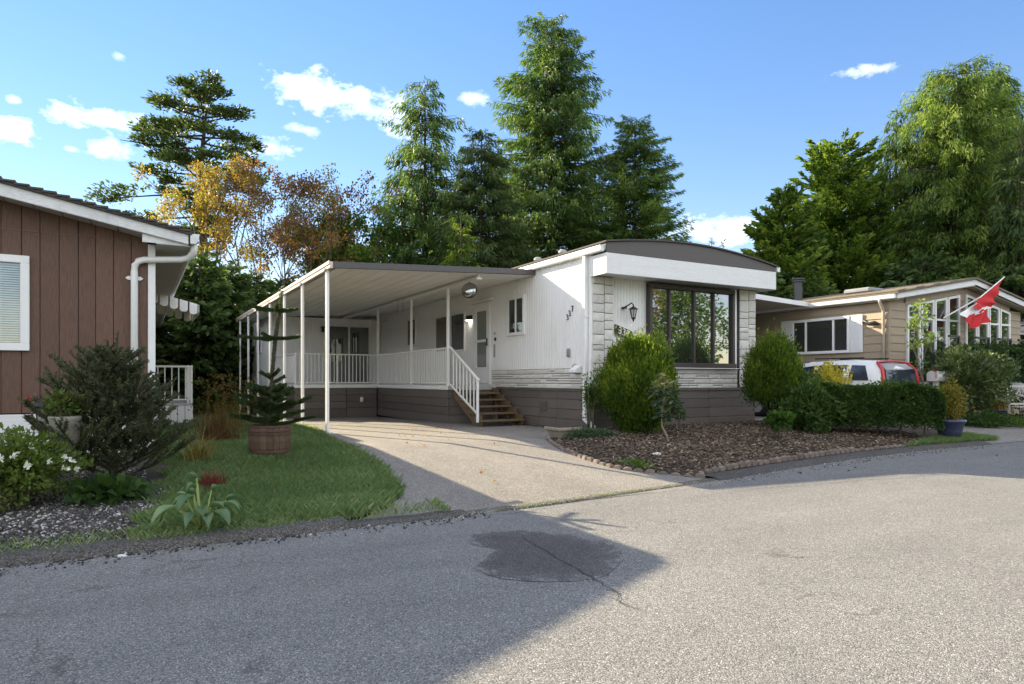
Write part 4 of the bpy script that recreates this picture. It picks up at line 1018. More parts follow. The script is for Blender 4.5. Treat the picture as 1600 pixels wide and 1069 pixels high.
leaf = [(0,.5),(.1,.28),(.26,.34),(.2,.1),(.36,.22),(.42,.1),(.5,.08),(.4,-.08),(.44,-.14),(.22,-.24),(.24,-.32),(.03,-.28),(.03,-.5)]
leaf = leaf+[(-x, y) for x, y in leaf[::-1] if abs(x) > 1e-6]
m = MB(); k = len(leaf); vs = []
for s in (-.61, -.60): vs += [(12.58+p[0]*.26+p[1]*.10, s, 2.88+p[1]*.14+p[0]*.08) for p in leaf]
m.add(vs, [tuple(range(k)), tuple(range(2*k-1, k-1, -1))]); m.build('maple_leaf', red_cloth, FL)

MX = thing('mailbox', 'small white post mounted mailbox beside the light green shrub', 'mailbox', (9.12, -1.25, -.05))
gw = paint('grey_white_paint', (.55,.55,.53), .5, .08, 4, dirt=.25)
m = MB(); m.box(9.09, 9.19, -1.30, -1.20, -.08, .98); m.build('post', gw, MX, bevel=.008)
for a in (0, .42):
    m = MB(); m.prism([(-1.38,1.0)]+[(-1.25+.13*math.cos(math.pi-t*math.pi/8), 1.13+.09*math.sin(t*math.pi/8)) for t in range(9)]+[(-1.12,1.0)], 'x', 8.98+a, 9.36+a); bx = m.build('box', gw, MX, bevel=.006)
    m = MB(); m.box(9.02+a, 9.16+a, -1.395, -1.382, 1.06, 1.13); m.build('name_tag', white_trim, bx)
plank(MX, 'shelf', gw, 8.95, 9.82, -1.36, -1.14, .97, .998)
m = MB(); m.box(8.965, 8.98, -1.35, -1.34, 1.05, 1.25); m.box(8.965, 8.98, -1.35, -1.28, 1.2, 1.25); m.build('flag_arm', paint('red_plastic', (.4,.04,.04), .4, .1), MX)

BE2 = thing('garden_bench', 'pale metal garden bench with scrolled back on the right lawn', 'bench', (11.2, -2.6, -.05), R(-24))
bm_ = paint('bench_paint', (.50,.46,.41), .45, .08, 4)
for sx in (-.68, .68):
    m = MB(); m.tube([(sx,-.32,-.08),(sx,-.31,.35),(sx,-.30,.55),(sx,-.22,.66),(sx,-.05,.69),(sx,.22,.70)], .028, 8); m.build('arm_leg', bm_, BE2, local=True, smooth=True)
    m = MB(); m.tube([(sx,.30,-.08),(sx,.24,.42),(sx,.32,.92)], .026, 8); m.build('rear_leg', bm_, BE2, local=True, smooth=True)
for k in range(5):
    m = MB(); m.box(-.68, .68, -.30+k*.11, -.22+k*.11, .40, .425); m.build('seat_slat', bm_, BE2, local=True, bevel=.006)
for z, y in ((.90,.315),(.48,.255)):
    m = MB(); m.box(-.68, .68, y-.015, y+.015, z-.02, z+.025); m.build('back_rail', bm_, BE2, local=True)
for c in (-.48, -.16, .16, .48):
    m = MB()
    for s in (-1, 1):
        m.tube([(c+s*(.02+.012*a*.9*math.cos(a*.62)), .285, .70+.012*a*.9*math.sin(a*.62)) for a in range(13)], .012, 5)
    m.tube([(c-.14,.27,.52),(c,.285,.66),(c+.14,.30,.86)], .011, 5).tube([(c+.14,.27,.52),(c,.285,.66),(c-.14,.30,.86)], .011, 5)
    m.build('back_scroll', bm_, BE2, local=True, smooth=True)

HK = thing('lantern_hook', 'black shepherd hook holding a small wire lantern by the tan house window', 'lantern hook', (6.3, .48, 0))
m = MB(); m.tube([(6.3,.48,0),(6.3,.48,1.35)]+[(6.40+.10*math.cos(math.pi-a*math.pi/8), .42, 1.36+.11*math.sin(a*math.pi/8)) for a in range(9)]+[(6.5,.42,1.26),(6.54,.42,1.22),(6.57,.42,1.25)], .010, 6); m.build('hook', black_iron, HK, smooth=True)
LN = thing('hanging_lantern', 'small caged lantern hanging from the shepherd hook', 'lantern', (6.53, .42, 1.02))
m = MB(); m.lathe([(.02,.20),(.075,.14),(.08,.13),(0,.13)], (6.53,.42,1.02), 8); m.lathe([(.0,0),(.07,0),(.07,.015),(0,.015)], (6.53,.42,1.02), 8); m.build('cap', black_iron, LN)
m = MB(); m.lathe([(.05,.015),(.05,.13)], (6.53,.42,1.02), 10); m.build('candle_glass', glass('frosted_glass', (.5,.48,.42), 1.4, .3), LN)
m = MB()
for k in range(8):
    a = k*math.pi/4; m.bar((6.53+.065*math.cos(a), .42+.065*math.sin(a), 1.03), (6.53+.065*math.cos(a), .42+.065*math.sin(a), 1.15), .008, .008)
m.build('cage', black_iron, LN)
GS = thing('garden_globe', 'pale globe finial on a stake behind the hedge beside the car', 'garden ornament', (7.05, -.3, 0))
m = MB(); m.tube([(7.05,-.3,0),(7.05,-.3,1.02)], .015, 6); m.build('stake', gw, GS)
m = MB(); m.lathe([(.0,0),(.05,.01),(.075,.05),(.078,.08),(.06,.13),(.02,.155),(.03,.18),(.04,.22),(.02,.26),(0,.28)], (7.05,-.3,1.0), 14); m.build('globe', paint('cream_globe', (.62,.58,.46), .5, .06), GS, smooth=True)

SLT = thing('garden_light', 'black path lantern standing between the rose bush and the dark spruce', 'garden light', (-8.30, -1.9, gz(0, -1.9)))
gx, gy = -8.30, -1.9
m = MB(); m.tube([(gx,gy,-.15),(gx,gy,.55)], .018, 8); m.build('post', black_iron, SLT)
m = MB(); m.lathe([(.05,.55),(.055,.56),(.075,.72)], (gx,gy,0), 12, cap=False); m.build('lens', glass('frosted_glass', (.5,.48,.42), 1.4, .3), SLT)
m = MB(); m.lathe([(.115,.715),(.12,.735),(.07,.765),(.05,.775),(.02,.80),(0,.80)], (gx,gy,0), 12)
for k in range(4):
    a = k*math.pi/2+.4; m.bar((gx+.052*math.cos(a), gy+.052*math.sin(a), .55), (gx+.08*math.cos(a), gy+.08*math.sin(a), .72), .012, .012)
m.build('cap', black_iron, SLT)

PT = thing('stone_planter', 'tall rough stone planter on metal legs behind the white flowered rose', 'planter', (-8.08, -2.5, gz(0, -2.6)))
m = MB(); gzp = gz(0, -2.6); m.lathe([(.085,.40),(.115,.44),(.125,.75),(.135,.77),(.135,.80),(.11,.80),(.10,.76),(0,.76)], (-8.08,-2.5,gzp), 18); m.build('pot', paint('rough_stone', (.24,.225,.19), .95, .25, 9, grain=.5), PT, smooth=True)
for k in range(3):
    a = k*2.1+.3; m = MB(); m.tube([(-8.08+.10*math.cos(a),-2.5+.10*math.sin(a),gzp+.42),(-8.08+.15*math.cos(a),-2.5+.15*math.sin(a),gzp)], .010, 6); m.build('leg', paint('grey_rod', (.14,.14,.15), .5, .1), PT)
m = MB(); m.tube([(-8.08+.12*math.cos(a*.42), -2.5+.12*math.sin(a*.42), gzp+.40) for a in range(16)], .008, 5); m.build('hoop', paint('grey_rod', (.14,.14,.15), .5, .1), PT)

BP = thing('barrel_planter', 'brown half barrel planter on the lawn holding the young spiky fir', 'planter', (-5.93, -.78, gz(0, -.78)))
bx_, by_ = -5.93, -.78; stave = paint('barrel_wood', (.125,.078,.052), .75, .2, 2, (8,8,.8), grain=.5, perobj=.25)
nst = 20
for i in range(nst):
    a0 = 2*math.pi*i/nst+.008; a1 = 2*math.pi*(i+1)/nst-.008
    m = MB(); prof = [(.225,0),(.262,.12),(.272,.22),(.262,.36),(.25,.42)]; vs = []
    for r_, z in prof:
        for a, rr in ((a0, r_), (a1, r_), (a1, r_-.025), (a0, r_-.025)): vs.append((bx_+rr*math.cos(a), by_+rr*math.sin(a), gz(0,by_)+z))
    m.add(vs, [(4*k+j, 4*k+(j+1) % 4, 4*k+4+(j+1) % 4, 4*k+4+j) for k in range(4) for j in range(4)]+[(3,2,1,0),(16,17,18,19)]); m.build('stave', stave, BP)
for z, r_ in ((.07,.25),(.30,.270),(.34,.268),(.40,.258)):
    m = MB(); m.lathe([(r_,z),(r_+.008,z),(r_+.008,z+.022),(r_,z+.022)], (bx_,by_,gz(0,by_)), 28, cap=False); m.build('hoop', paint('rusty_hoop', (.10,.055,.04), .7, .3, 10), BP)
m = MB(); m.lathe([(.235,.36),(.12,.39),(0,.40)], (bx_,by_,gz(0,by_)), 20, cap=False); m.build('soil', soil, BP)

SP = thing('stone_bowl', 'low square weathered stone planter at the driveway corner of the bark bed', 'planter', (-1.12, -.62, -.02))
m = MB(); x_, y_ = -1.12, -.62
for (r0, r1, z0, z1) in ((.15,.20,-.02,.12),(.20,.215,.12,.15),(.235,.235,.15,.20)):
    m.add([(x_-r0,y_-r0,z0),(x_+r0,y_-r0,z0),(x_+r0,y_+r0,z0),(x_-r0,y_+r0,z0),(x_-r1,y_-r1,z1),(x_+r1,y_-r1,z1),(x_+r1,y_+r1,z1),(x_-r1,y_+r1,z1)], [(3,2,1,0),(4,5,6,7),(0,1,5,4),(1,2,6,5),(2,3,7,6),(3,0,4,7)])
m.build('bowl', paint('old_stone', (.30,.26,.20), .95, .2, 6, grain=.5), SP, bevel=.008)
m = MB(); m.box(x_-.20, x_+.20, y_-.20, y_+.20, .196, .206); m.build('soil', soil, SP)

blue_glaze = paint('blue_glaze', (.055,.06,.12), .25, .15, 3, spec=.6); 
def blue_pot(lbl, x, y, r, h):
    t = thing('glazed_pot', lbl, 'planter', (x, y, gz(x, y)+.01))
    m = MB(); m.lathe([(r*.62,0),(r*.82,h*.45),(r*.95,h*.82),(r*1.05,h*.86),(r*1.08,h*.95),(r*1.0,h),(r*.9,h*.96),(r*.86,h*.86),(0,h*.86)], (0,0,0), 22); m.build('pot', blue_glaze, t, local=True, smooth=True)
    return t
blue_pot('deep blue glazed pot with yellow leafed shrub at the end of the clipped hedge', 6.35, -3.0, .26, .40)
blue_pot('blue glazed bowl of orange flowers beside the pale bench', 11.2, -1.55, .30, .34)
GC = thing('grill_cover', 'grey domed barbecue on legs behind the bench', 'barbecue', (12.6, -1.4, 0))
m = MB(); m.lathe([(.0,.55),(.26,.62),(.30,.72),(.26,.84),(.14,.92),(0,.94)], (12.6,-1.4,0), 18); m.build('dome', paint('grey_plastic2', (.22,.23,.23), .5, .1), GC, smooth=True)
for k in range(3):
    a = k*2.1; m = MB(); m.tube([(12.6+.16*math.cos(a),-1.4+.16*math.sin(a),.62),(12.6+.26*math.cos(a),-1.4+.26*math.sin(a),0)], .014, 6); m.build('leg', black_iron, GC)

# scalloped edging stones round the bark bed, one by one
ED = thing('bed_edging', 'row of small grey scalloped edging stones round the bark bed', 'garden edging', (-1.8, -3.4, gz(0, -3.4)))
edge_mat = paint('edging_stone', (.19,.15,.125), .95, .15, 6, grain=.45, perobj=.3)
path = [(bed_edge(y), y) for y in frange(-.55, -4.02, .03)]+[(x, road_edge(x)+.30) for x in frange(-1.1, 4.6, .03)]
ed_me = []
for s in range(3):
    m = MB(); w = .062; pts = [(-w,0),(w,0),(w,.075)]+[(w*math.cos(a*math.pi/5), .075+.035*math.sin(a*math.pi/5)) for a in range(1, 5)]+[(-w,.075)]
    m.prism(pts, 'y', -.035, .035); ed_me.append(m.mesh('edging_stone', edge_mat, bevel=.012))
acc = 0; last = path[0]; cnt = 0
for p, q in zip(path, path[1:]):
    acc += math.dist(p, q)
    if acc >= .128:
        acc = 0; cnt += 1
        o = link('edging_stone', ed_me[cnt % 3], ED); o.scale = (.95, .9, random.uniform(.72,.92)); a = math.atan2(q[1]-p[1], q[0]-p[0])
        o.location = Vector((q[0], q[1], gz(*q)-.035+random.uniform(-.010,.010)+(.03 if q[0] > -.9 and q[1] > -4.02 and q[1] < -3.3 else 0)))-origin(ED)
        o.rotation_euler = (random.uniform(-.12,.12), random.uniform(-.08,.08), a+random.uniform(-.12,.12))

# ------------------------------------------------------------------ vegetation
def rnd(a, b, n): return RNG.uniform(a, b, n)
def norm(v): return v/np.maximum(1e-9, np.linalg.norm(v, axis=-1, keepdims=True))
def rdir(n): return norm(RNG.normal(size=(n, 3)))
def leaves(name, C_, D, L, Wd, tint, mat, parent=None, curl=.18, side=None, kind=None, label=None):
    # N leaf-shaped quads: base C_, long axis D, length L, width Wd
    n = len(C_); D = norm(D)
    s = np.cross(D, rdir(n) if side is None else side); s = norm(s); nn = np.cross(D, s)
    L = np.broadcast_to(L, n)[:, None]; Wd = np.broadcast_to(Wd, n)[:, None]
    mid = C_+D*L*.45+nn*L*curl*RNG.uniform(-1, 1, (n, 1))
    V = np.empty((n, 4, 3), np.float32)
    V[:, 0] = C_; V[:, 1] = mid+s*Wd*.5; V[:, 2] = C_+D*L; V[:, 3] = mid-s*Wd*.5
    me = bpy.data.meshes.new(name)
    me.vertices.add(n*4); me.vertices.foreach_set('co', V.reshape(-1))
    me.loops.add(n*4); me.loops.foreach_set('vertex_index', np.arange(n*4, dtype=np.int32))
    me.polygons.add(n); me.polygons.foreach_set('loop_start', np.arange(0, n*4, 4, dtype=np.int32))
    at_ = me.attributes.new('tint', 'FLOAT', 'POINT'); at_.data.foreach_set('value', np.repeat(np.clip(tint, 0, 1).astype(np.float32), 4))
    me.materials.append(mat); me.update(calc_edges=True)
    return link(name, me, parent, None, kind, label)
bark = paint('tree_bark', (.075,.055,.042), .9, .25, 3, (3,3,.6), grain=.5)
bark_grey = paint('grey_bark', (.14,.115,.09), .9, .25, 3, (3,3,.6), grain=.5)
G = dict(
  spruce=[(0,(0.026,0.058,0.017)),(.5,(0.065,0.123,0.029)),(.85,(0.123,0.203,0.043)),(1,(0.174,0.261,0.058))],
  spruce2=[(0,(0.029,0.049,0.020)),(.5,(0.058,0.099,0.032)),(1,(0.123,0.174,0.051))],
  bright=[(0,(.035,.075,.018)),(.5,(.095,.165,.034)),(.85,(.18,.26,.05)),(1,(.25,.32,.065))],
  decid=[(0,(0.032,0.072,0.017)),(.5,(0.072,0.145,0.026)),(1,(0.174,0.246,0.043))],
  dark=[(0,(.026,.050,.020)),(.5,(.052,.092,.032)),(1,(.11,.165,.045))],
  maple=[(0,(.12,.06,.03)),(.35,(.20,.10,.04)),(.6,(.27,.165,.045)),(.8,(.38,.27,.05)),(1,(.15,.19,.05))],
  rust=[(0,(.13,.075,.04)),(.4,(.24,.11,.05)),(.65,(.30,.16,.055)),(.85,(.14,.16,.045)),(1,(.19,.22,.05))],
  fir=[(0,(0.026,0.046,0.020)),(.6,(0.072,0.109,0.032)),(1,(0.145,0.174,0.051))],
  cedar=[(0,(.03,.065,.015)),(.5,(.10,.165,.022)),(.85,(.20,.275,.03)),(1,(.34,.38,.045))],
  hedge=[(0,(.03,.065,.018)),(.6,(.065,.125,.03)),(1,(.14,.20,.05))],
  yellow=[(0,(0.362,0.290,0.043)),(.5,(0.652,0.522,0.072)),(1,(0.217,0.261,0.043))],
)
LM = {k: leafmat('leaf_'+k, v, .50 if k in ('maple','rust','decid','bright','yellow','cedar') else .40) for k, v in G.items()}

def conifer(lbl, loc, h, rad, start=.06, whorls=40, per=7, sprig=.42, dens=26, droop=.25, hang=.5, up=.12, pw=.85, mat='spruce', seed=1, lean=0, irr=.25, group='trees behind the homes', thin=.0, wid=.16, name='conifer_tree', tsh=0, trunkr=None, curtain=None):
    curtain = (.55 if hang > .58 else .22 if hang > .45 else .1)*min(1, h/14) if curtain is None else curtain
    rr = random.Random(seed); t = thing(name, lbl, 'tree', loc, 0, group)
    tr = MB(); r0 = trunkr or h*.014
    tr.tube([(0,0,-.4),(0,0,h*.3),(lean*.3,0,h*.65),(lean,0,h*.985)], [r0*1.25,r0*.8,r0*.45,.02], 8)
    Cs, Ds, Ls, Ts = [], [], [], []
    for w in range(whorls):
        f = start+(1-start)*((w+rr.random()*.8)/whorls); z = h*f
        prof = rad*max(.02, (1-f))**pw
        if f < start+.12: prof *= .75+.25*(f-start)/.12
        nb = max(3, int(per*(.6+.4*min(1, prof/rad*2))))
        a0 = rr.random()*6.28
        for b in range(nb):
            if rr.random() < thin: continue
            a = a0+b*6.283/nb+rr.gauss(0, .25); r = prof*(1+rr.gauss(0, irr)*.8+(.22*math.sin(a*2+w*.35+seed)))+.12
            r = max(.12, min(r, prof*1.45+.2)); zz = z+rr.gauss(0, .15)
            dx, dy = math.cos(a), math.sin(a); dp = droop*(.6+.8*rr.random()); uu = up*rr.uniform(.5, 1.5)
            P = lambda s: (dx*r*s+lean*f, dy*r*s, zz+r*(uu*s-dp*s*s+.16*s**4))
            if r > .6: tr.tube([P(0), P(.5), P(.93)], [max(.012, r*.016), r*.010, .006], 4, cap=False)
            k = max(4, int(dens*(r/rad)**.9*(1 if r > .5 else .6)))
            s = RNG.uniform(.12, 1.02, k)**.75
            lat = RNG.normal(0, 1, k)*.16*r*(1.12-s)
            px = dx*r*s-dy*lat; py = dy*r*s+dx*lat; pz = zz+r*(uu*s-dp*s*s+.16*s**4)-np.abs(lat)*.15-curtain*RNG.random(k)**1.3*(.25+.75*s)*min(1, r/1.5)
            Cs.append(np.stack([px+lean*f, py, pz], 1))
            o = np.stack([dx*.9-dy*np.sign(lat)*.55*RNG.random(k), dy*.9+dx*np.sign(lat)*.55*RNG.random(k), np.full(k, uu-dp*.7)], 1)
            o = norm(o)*(1-hang)+np.array([0, 0, -1.0])*hang+RNG.normal(0, .22, (k, 3))
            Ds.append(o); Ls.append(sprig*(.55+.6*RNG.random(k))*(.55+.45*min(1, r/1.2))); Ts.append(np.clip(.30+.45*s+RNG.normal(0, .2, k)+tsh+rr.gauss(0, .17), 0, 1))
    # leader
    k = 26; Cs.append(np.stack([np.full(k, lean)+RNG.normal(0,.06,k), RNG.normal(0,.06,k), h*(1-.05*RNG.random(k))], 1)); Ds.append(np.stack([RNG.normal(0,.6,k), RNG.normal(0,.6,k), np.full(k, .6)], 1)); Ls.append(np.full(k, sprig*.7)); Ts.append(np.full(k, .6))
    C_, D_, L_, T_ = map(np.concatenate, (Cs, Ds, Ls, Ts))
    tr.build('trunk', bark, t, local=True, smooth=True)
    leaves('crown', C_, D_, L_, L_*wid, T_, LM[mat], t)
    return t

def clump_tree(lbl, loc, h, clumps, nleaf, leaf=.14, mat='decid', trunks=((0,0),), r0=.12, seed=1, group='trees behind the homes', tint0=.5, tvar=.22, name='leafy_tree', bk=None, fine=2, flat=.75, tree_z=None):
    # clumps: list of (x, y, z, radius[, tint]) in local metres; limbs run from the trunks to the clumps
    rr = random.Random(seed); t = thing(name, lbl, 'tree', loc, 0, group); tr = MB(); bk = bk or bark_grey
    for (tx, ty) in trunks:
        top = max(clumps, key=lambda c: c[2]-abs(c[0]-tx*3)*.5); zt = h*.86
        tr.tube([(tx,ty,-.4),(tx+rr.gauss(0,.1),ty,h*.3),(tx*1.6+rr.gauss(0,.2),ty*1.4,h*.6),(tx*2.2+rr.gauss(0,.3),ty*1.6,zt)], [r0*1.2,r0*.8,r0*.45,r0*.1], 6)
    Cs, Ds, Ls, Ts = [], [], [], []; tot = sum(c[3]**2 for c in clumps)
    for c in clumps:
        x, y, z, r = c[:4]; ti = c[4] if len(c) > 4 else tint0
        tx, ty = min(trunks, key=lambda q: (q[0]*1.6-x)**2+(q[1]*1.4-y)**2)
        b = (tx*1.4, ty*1.3, max(h*.15, z-.9*math.hypot(x-tx, y-ty)-.4))
        tr.tube([b, ((b[0]+x)/2+rr.gauss(0,.1), (b[1]+y)/2, (b[2]+z)/2+.1), (x,y,z)], [r0*.3,r0*.2,r0*.08], 4, cap=False)
        for q in range(fine):
            e = Vector((rr.gauss(0,1),rr.gauss(0,1),rr.gauss(0,.7))).normalized()*r*.9
            tr.tube([(x,y,z),(x+e.x,y+e.y,z+e.z)], [r0*.08,.006], 3, cap=False)
        k = int(nleaf*r*r/tot); d = rdir(k); rad = r*RNG.random(k)**.45*(1+.25*np.sin(d[:,0]*5+seed)*np.sin(d[:,2]*6+x))
        p = d*rad[:, None]; p[:, 2] *= flat; Cs.append(p+np.array([x, y, z]))
        Ds.append(d*.5+rdir(k)*.8+np.array([0,0,-.25])); Ls.append(leaf*(.6+.8*RNG.random(k))); Ts.append(np.clip(ti+RNG.normal(0, tvar, k), 0, 1))
    tr.build('trunk', bk, t, local=True, smooth=True)
    C_, D_, L_, T_ = map(np.concatenate, (Cs, Ds, Ls, Ts))
    leaves('crown', C_, D_, L_, L_*.62, T_, LM[mat] if isinstance(mat, str) else mat, t)
    return t
def blob_clumps(n, rx, ry, z0, z1, rmin, rmax, seed, shape=lambda f: 1, tint=lambda x, y, f: .5):
    rr = random.Random(seed); out = []
    for i in range(n):
        f = (i+rr.random())/n; a = i*2.4+rr.random(); q = rr.random()**.5; s = shape(f)
        x, y = rx*s*q*math.cos(a), ry*s*q*math.sin(a); out.append((x, y, z0+(z1-z0)*f, rr.uniform(rmin, rmax), tint(x, y, f)))
    return out
YAW = R(29.4)
def place(px, dep):                          # a spot on the ground seen in this direction from the viewpoint, dep metres out
    a = (px-800)/1040*dep
    x = -7.48+math.cos(YAW)*a+math.sin(YAW)*dep; y = -10.13-math.sin(YAW)*a+math.cos(YAW)*dep
    return (x, y, gz(x, y))
def top(py, dep, z): return 1.0+(594-py)/1040*dep-z
def cone_tree(px, dep, apex, halfw, **k):
    loc = place(px, dep); k.setdefault('seed', int(px)); lbl = k.pop('lbl')
    return conifer(lbl, loc, top(apex, dep, loc[2]), halfw/1040*dep, **k)

# conifers behind the white home
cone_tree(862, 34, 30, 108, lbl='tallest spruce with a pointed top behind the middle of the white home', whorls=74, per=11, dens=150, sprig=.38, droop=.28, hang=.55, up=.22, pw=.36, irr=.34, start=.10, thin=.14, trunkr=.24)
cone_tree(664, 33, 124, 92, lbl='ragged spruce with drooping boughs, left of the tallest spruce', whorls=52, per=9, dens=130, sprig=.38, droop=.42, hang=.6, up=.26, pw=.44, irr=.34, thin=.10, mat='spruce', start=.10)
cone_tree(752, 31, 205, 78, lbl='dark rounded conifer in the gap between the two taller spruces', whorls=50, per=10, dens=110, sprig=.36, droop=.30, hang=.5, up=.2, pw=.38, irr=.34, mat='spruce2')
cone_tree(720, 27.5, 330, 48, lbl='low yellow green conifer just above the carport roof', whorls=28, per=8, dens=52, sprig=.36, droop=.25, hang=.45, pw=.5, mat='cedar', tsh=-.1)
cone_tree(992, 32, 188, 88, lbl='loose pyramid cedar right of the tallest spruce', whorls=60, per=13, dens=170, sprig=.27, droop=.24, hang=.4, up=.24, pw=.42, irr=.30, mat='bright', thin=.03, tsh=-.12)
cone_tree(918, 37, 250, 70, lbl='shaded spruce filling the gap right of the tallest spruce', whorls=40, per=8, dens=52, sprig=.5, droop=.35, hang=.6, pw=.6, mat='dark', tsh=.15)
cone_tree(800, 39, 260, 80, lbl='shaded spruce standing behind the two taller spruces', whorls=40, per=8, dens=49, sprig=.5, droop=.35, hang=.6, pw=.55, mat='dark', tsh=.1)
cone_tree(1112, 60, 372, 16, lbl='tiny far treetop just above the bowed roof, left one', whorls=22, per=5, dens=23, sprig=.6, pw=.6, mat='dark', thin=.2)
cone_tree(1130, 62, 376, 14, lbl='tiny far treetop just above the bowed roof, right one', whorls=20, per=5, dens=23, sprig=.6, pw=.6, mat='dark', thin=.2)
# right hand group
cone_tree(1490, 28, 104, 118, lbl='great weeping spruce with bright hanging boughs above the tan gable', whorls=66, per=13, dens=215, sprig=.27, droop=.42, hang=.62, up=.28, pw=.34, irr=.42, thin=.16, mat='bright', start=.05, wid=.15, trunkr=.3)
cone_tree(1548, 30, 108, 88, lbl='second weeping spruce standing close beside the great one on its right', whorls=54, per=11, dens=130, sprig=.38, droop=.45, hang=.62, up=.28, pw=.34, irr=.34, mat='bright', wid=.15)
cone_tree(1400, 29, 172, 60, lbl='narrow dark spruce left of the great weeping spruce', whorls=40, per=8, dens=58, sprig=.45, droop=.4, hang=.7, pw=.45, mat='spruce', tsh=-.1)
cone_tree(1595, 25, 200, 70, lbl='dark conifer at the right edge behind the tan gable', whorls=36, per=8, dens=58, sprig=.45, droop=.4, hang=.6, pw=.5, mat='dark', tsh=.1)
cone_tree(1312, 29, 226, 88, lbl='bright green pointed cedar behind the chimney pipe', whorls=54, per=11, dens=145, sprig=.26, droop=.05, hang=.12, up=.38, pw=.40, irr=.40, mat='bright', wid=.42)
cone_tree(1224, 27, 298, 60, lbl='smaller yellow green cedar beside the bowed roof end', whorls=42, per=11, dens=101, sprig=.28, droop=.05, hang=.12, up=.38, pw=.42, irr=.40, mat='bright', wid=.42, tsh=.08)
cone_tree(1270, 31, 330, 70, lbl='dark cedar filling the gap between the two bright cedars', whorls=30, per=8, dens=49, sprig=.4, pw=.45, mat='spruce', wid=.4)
l = place(1590, 32); clump_tree('red autumn tree glimpsed at the right edge of the spruces', l, 9.5, blob_clumps(9, 1.2, 1.2, 6, 9.6, .5, .9, 3), 1800, .18, leafmat('leaf_red', [(0,(.25,.03,.02)),(1,(.45,.10,.06))], .35), seed=3)
# left: old fir, autumn maples
loc = place(318, 38); h = top(133, 38, loc[2])
t = thing('fir_tree', 'old wide topped fir with bare lower trunk standing behind the orange maples', 'tree', loc, 0, 'trees behind the homes')
rr = random.Random(4); tr = MB(); tr.tube([(0,0,-.4),(.05,0,h*.4),(-.15,0,h*.75),(.25,.1,h*.97)], [.34,.26,.15,.03], 8)
Cs, Ds, Ls, Ts = [], [], [], []
for i in range(58):
    f = .50+.5*(i/58)+rr.gauss(0, .01); z = h*min(f, .985)
    a = i*2.4+rr.gauss(0,.3)
    right, left = math.cos(a+YAW), 0
    r = (1.6+3.0*math.sin(min(1, (1-f)*2.6)*1.5))*rr.uniform(.55, 1.12)
    if f < .66: r = (5.4 if right < -.3 else 2.0)*rr.uniform(.5, 1)*(1 if i % 2 else .45)
    dx, dy = math.cos(a), math.sin(a); rise = rr.uniform(-.05, .28) if f > .66 else rr.uniform(-.12, .1)
    p = lambda s: Vector((dx*r*s, dy*r*s, z+r*(rise*s-.10*s*s)))
    tr.tube([p(0), p(.5)+Vector((0,0,-.08)), p(1)], [.07,.045,.015], 5, cap=False)
    for q in range(int(3+r*2.4)):
        s0 = rr.uniform(.42, 1.05); c = p(s0); la = rr.gauss(0, .32)*r*.5; cx_, cy_ = c.x-dy*la, c.y+dx*la; R_ = rr.uniform(.30, .58)
        k = 44; d = rdir(k); pts = d*(R_*RNG.random(k)**.5)[:, None]; pts[:, 2] *= .55
        Cs.append(pts+np.array([cx_, cy_, c.z+.05])); o = d.copy(); o[:, 2] = .15+.3*RNG.random(k); Ds.append(o+np.array([dx*.5, dy*.5, 0])); Ls.append(.16+.14*RNG.random(k)); Ts.append(np.clip(.50+RNG.normal(0,.25,k), 0, 1))
tr.build('trunk', bark, t, local=True, smooth=True)
C_, D_, L_, T_ = map(np.concatenate, (Cs, Ds, Ls, Ts)); leaves('crown', C_, D_, L_, L_*.42, T_, LM['fir'], t)
def px_clumps(dep, pts, seed, dy=1.2):       # clumps of a crown described by bearing, height and size
    rr = random.Random(seed); base = place(pts[0][0], dep); out = []
    for (px, py, rpx, ti) in pts:
        p = place(px, dep); out.append((p[0]-base[0]+rr.gauss(0, dy*.4), p[1]-base[1]+rr.gauss(0, dy), 1+(594-py)/1040*dep-base[2], rpx/1040*dep, ti))
    return base, out
rr = random.Random(9)
pts = [(340,330,26,.72)]+[(rr.gauss(338,34), rr.uniform(268,440), rr.uniform(9,20), 0) for _ in range(52)]
pts = [(x, y, r, .75-.35*max(0, min(1, (x-320)/90))+(.1 if y > 390 else 0)) for x, y, r, _ in pts]
base, cl = px_clumps(29, pts, 2); clump_tree('golden orange maple beside the brown house roof', base, 9.6, cl, 8500, .11, 'maple', ((0,0),(.5,.2),(-.3,.1)), .10, 2, tvar=.2, fine=4, flat=1)
pts = [(455,360,20,.3)]+[(rr.uniform(375,550), rr.uniform(262,470), rr.uniform(12,24), 0) for _ in range(92)]
pts = [(x, max(y, 262+abs(x-430)*.55), r, rr.choice((.1,.3,.45,.6,.85))) for x, y, r, _ in pts]
base, cl = px_clumps(31, pts, 3, 1.8); clump_tree('sparse rusty maple with many thin bare stems above the carport', base, 10.5, cl, 11000, .12, 'rust', ((-1.6,0),(-.9,.3),(-.2,0),(.5,.4),(1.2,.1),(1.9,.2)), .075, 3, tvar=.2, fine=4, flat=.9)
pts = [(480,350,22,.2)]+[(rr.uniform(420,560), rr.uniform(300,400), rr.uniform(12,24), rr.choice((.0,.15,.5,.9,1.0))) for _ in range(40)]
pts = [(x, max(y, 290+abs(x-470)*.7), r, t_) for x, y, r, t_ in pts]
base, cl = px_clumps(34, pts, 8, 1.5); clump_tree('dull brown and green leafy tree between the rusty maple and the carport roof', base, 9, cl, 7500, .12, 'rust', ((0,0),(.9,.2),(-.8,.3)), .08, 14, tvar=.22, fine=3)
pts = [(540,390,24,.5)]+[(rr.uniform(478,585), rr.uniform(340,430), rr.uniform(12,22), rr.choice((.3,.5,.7))) for _ in range(34)]
pts = [(x, max(y, 335+abs(x-520)*.6), r, t_) for x, y, r, t_ in pts]
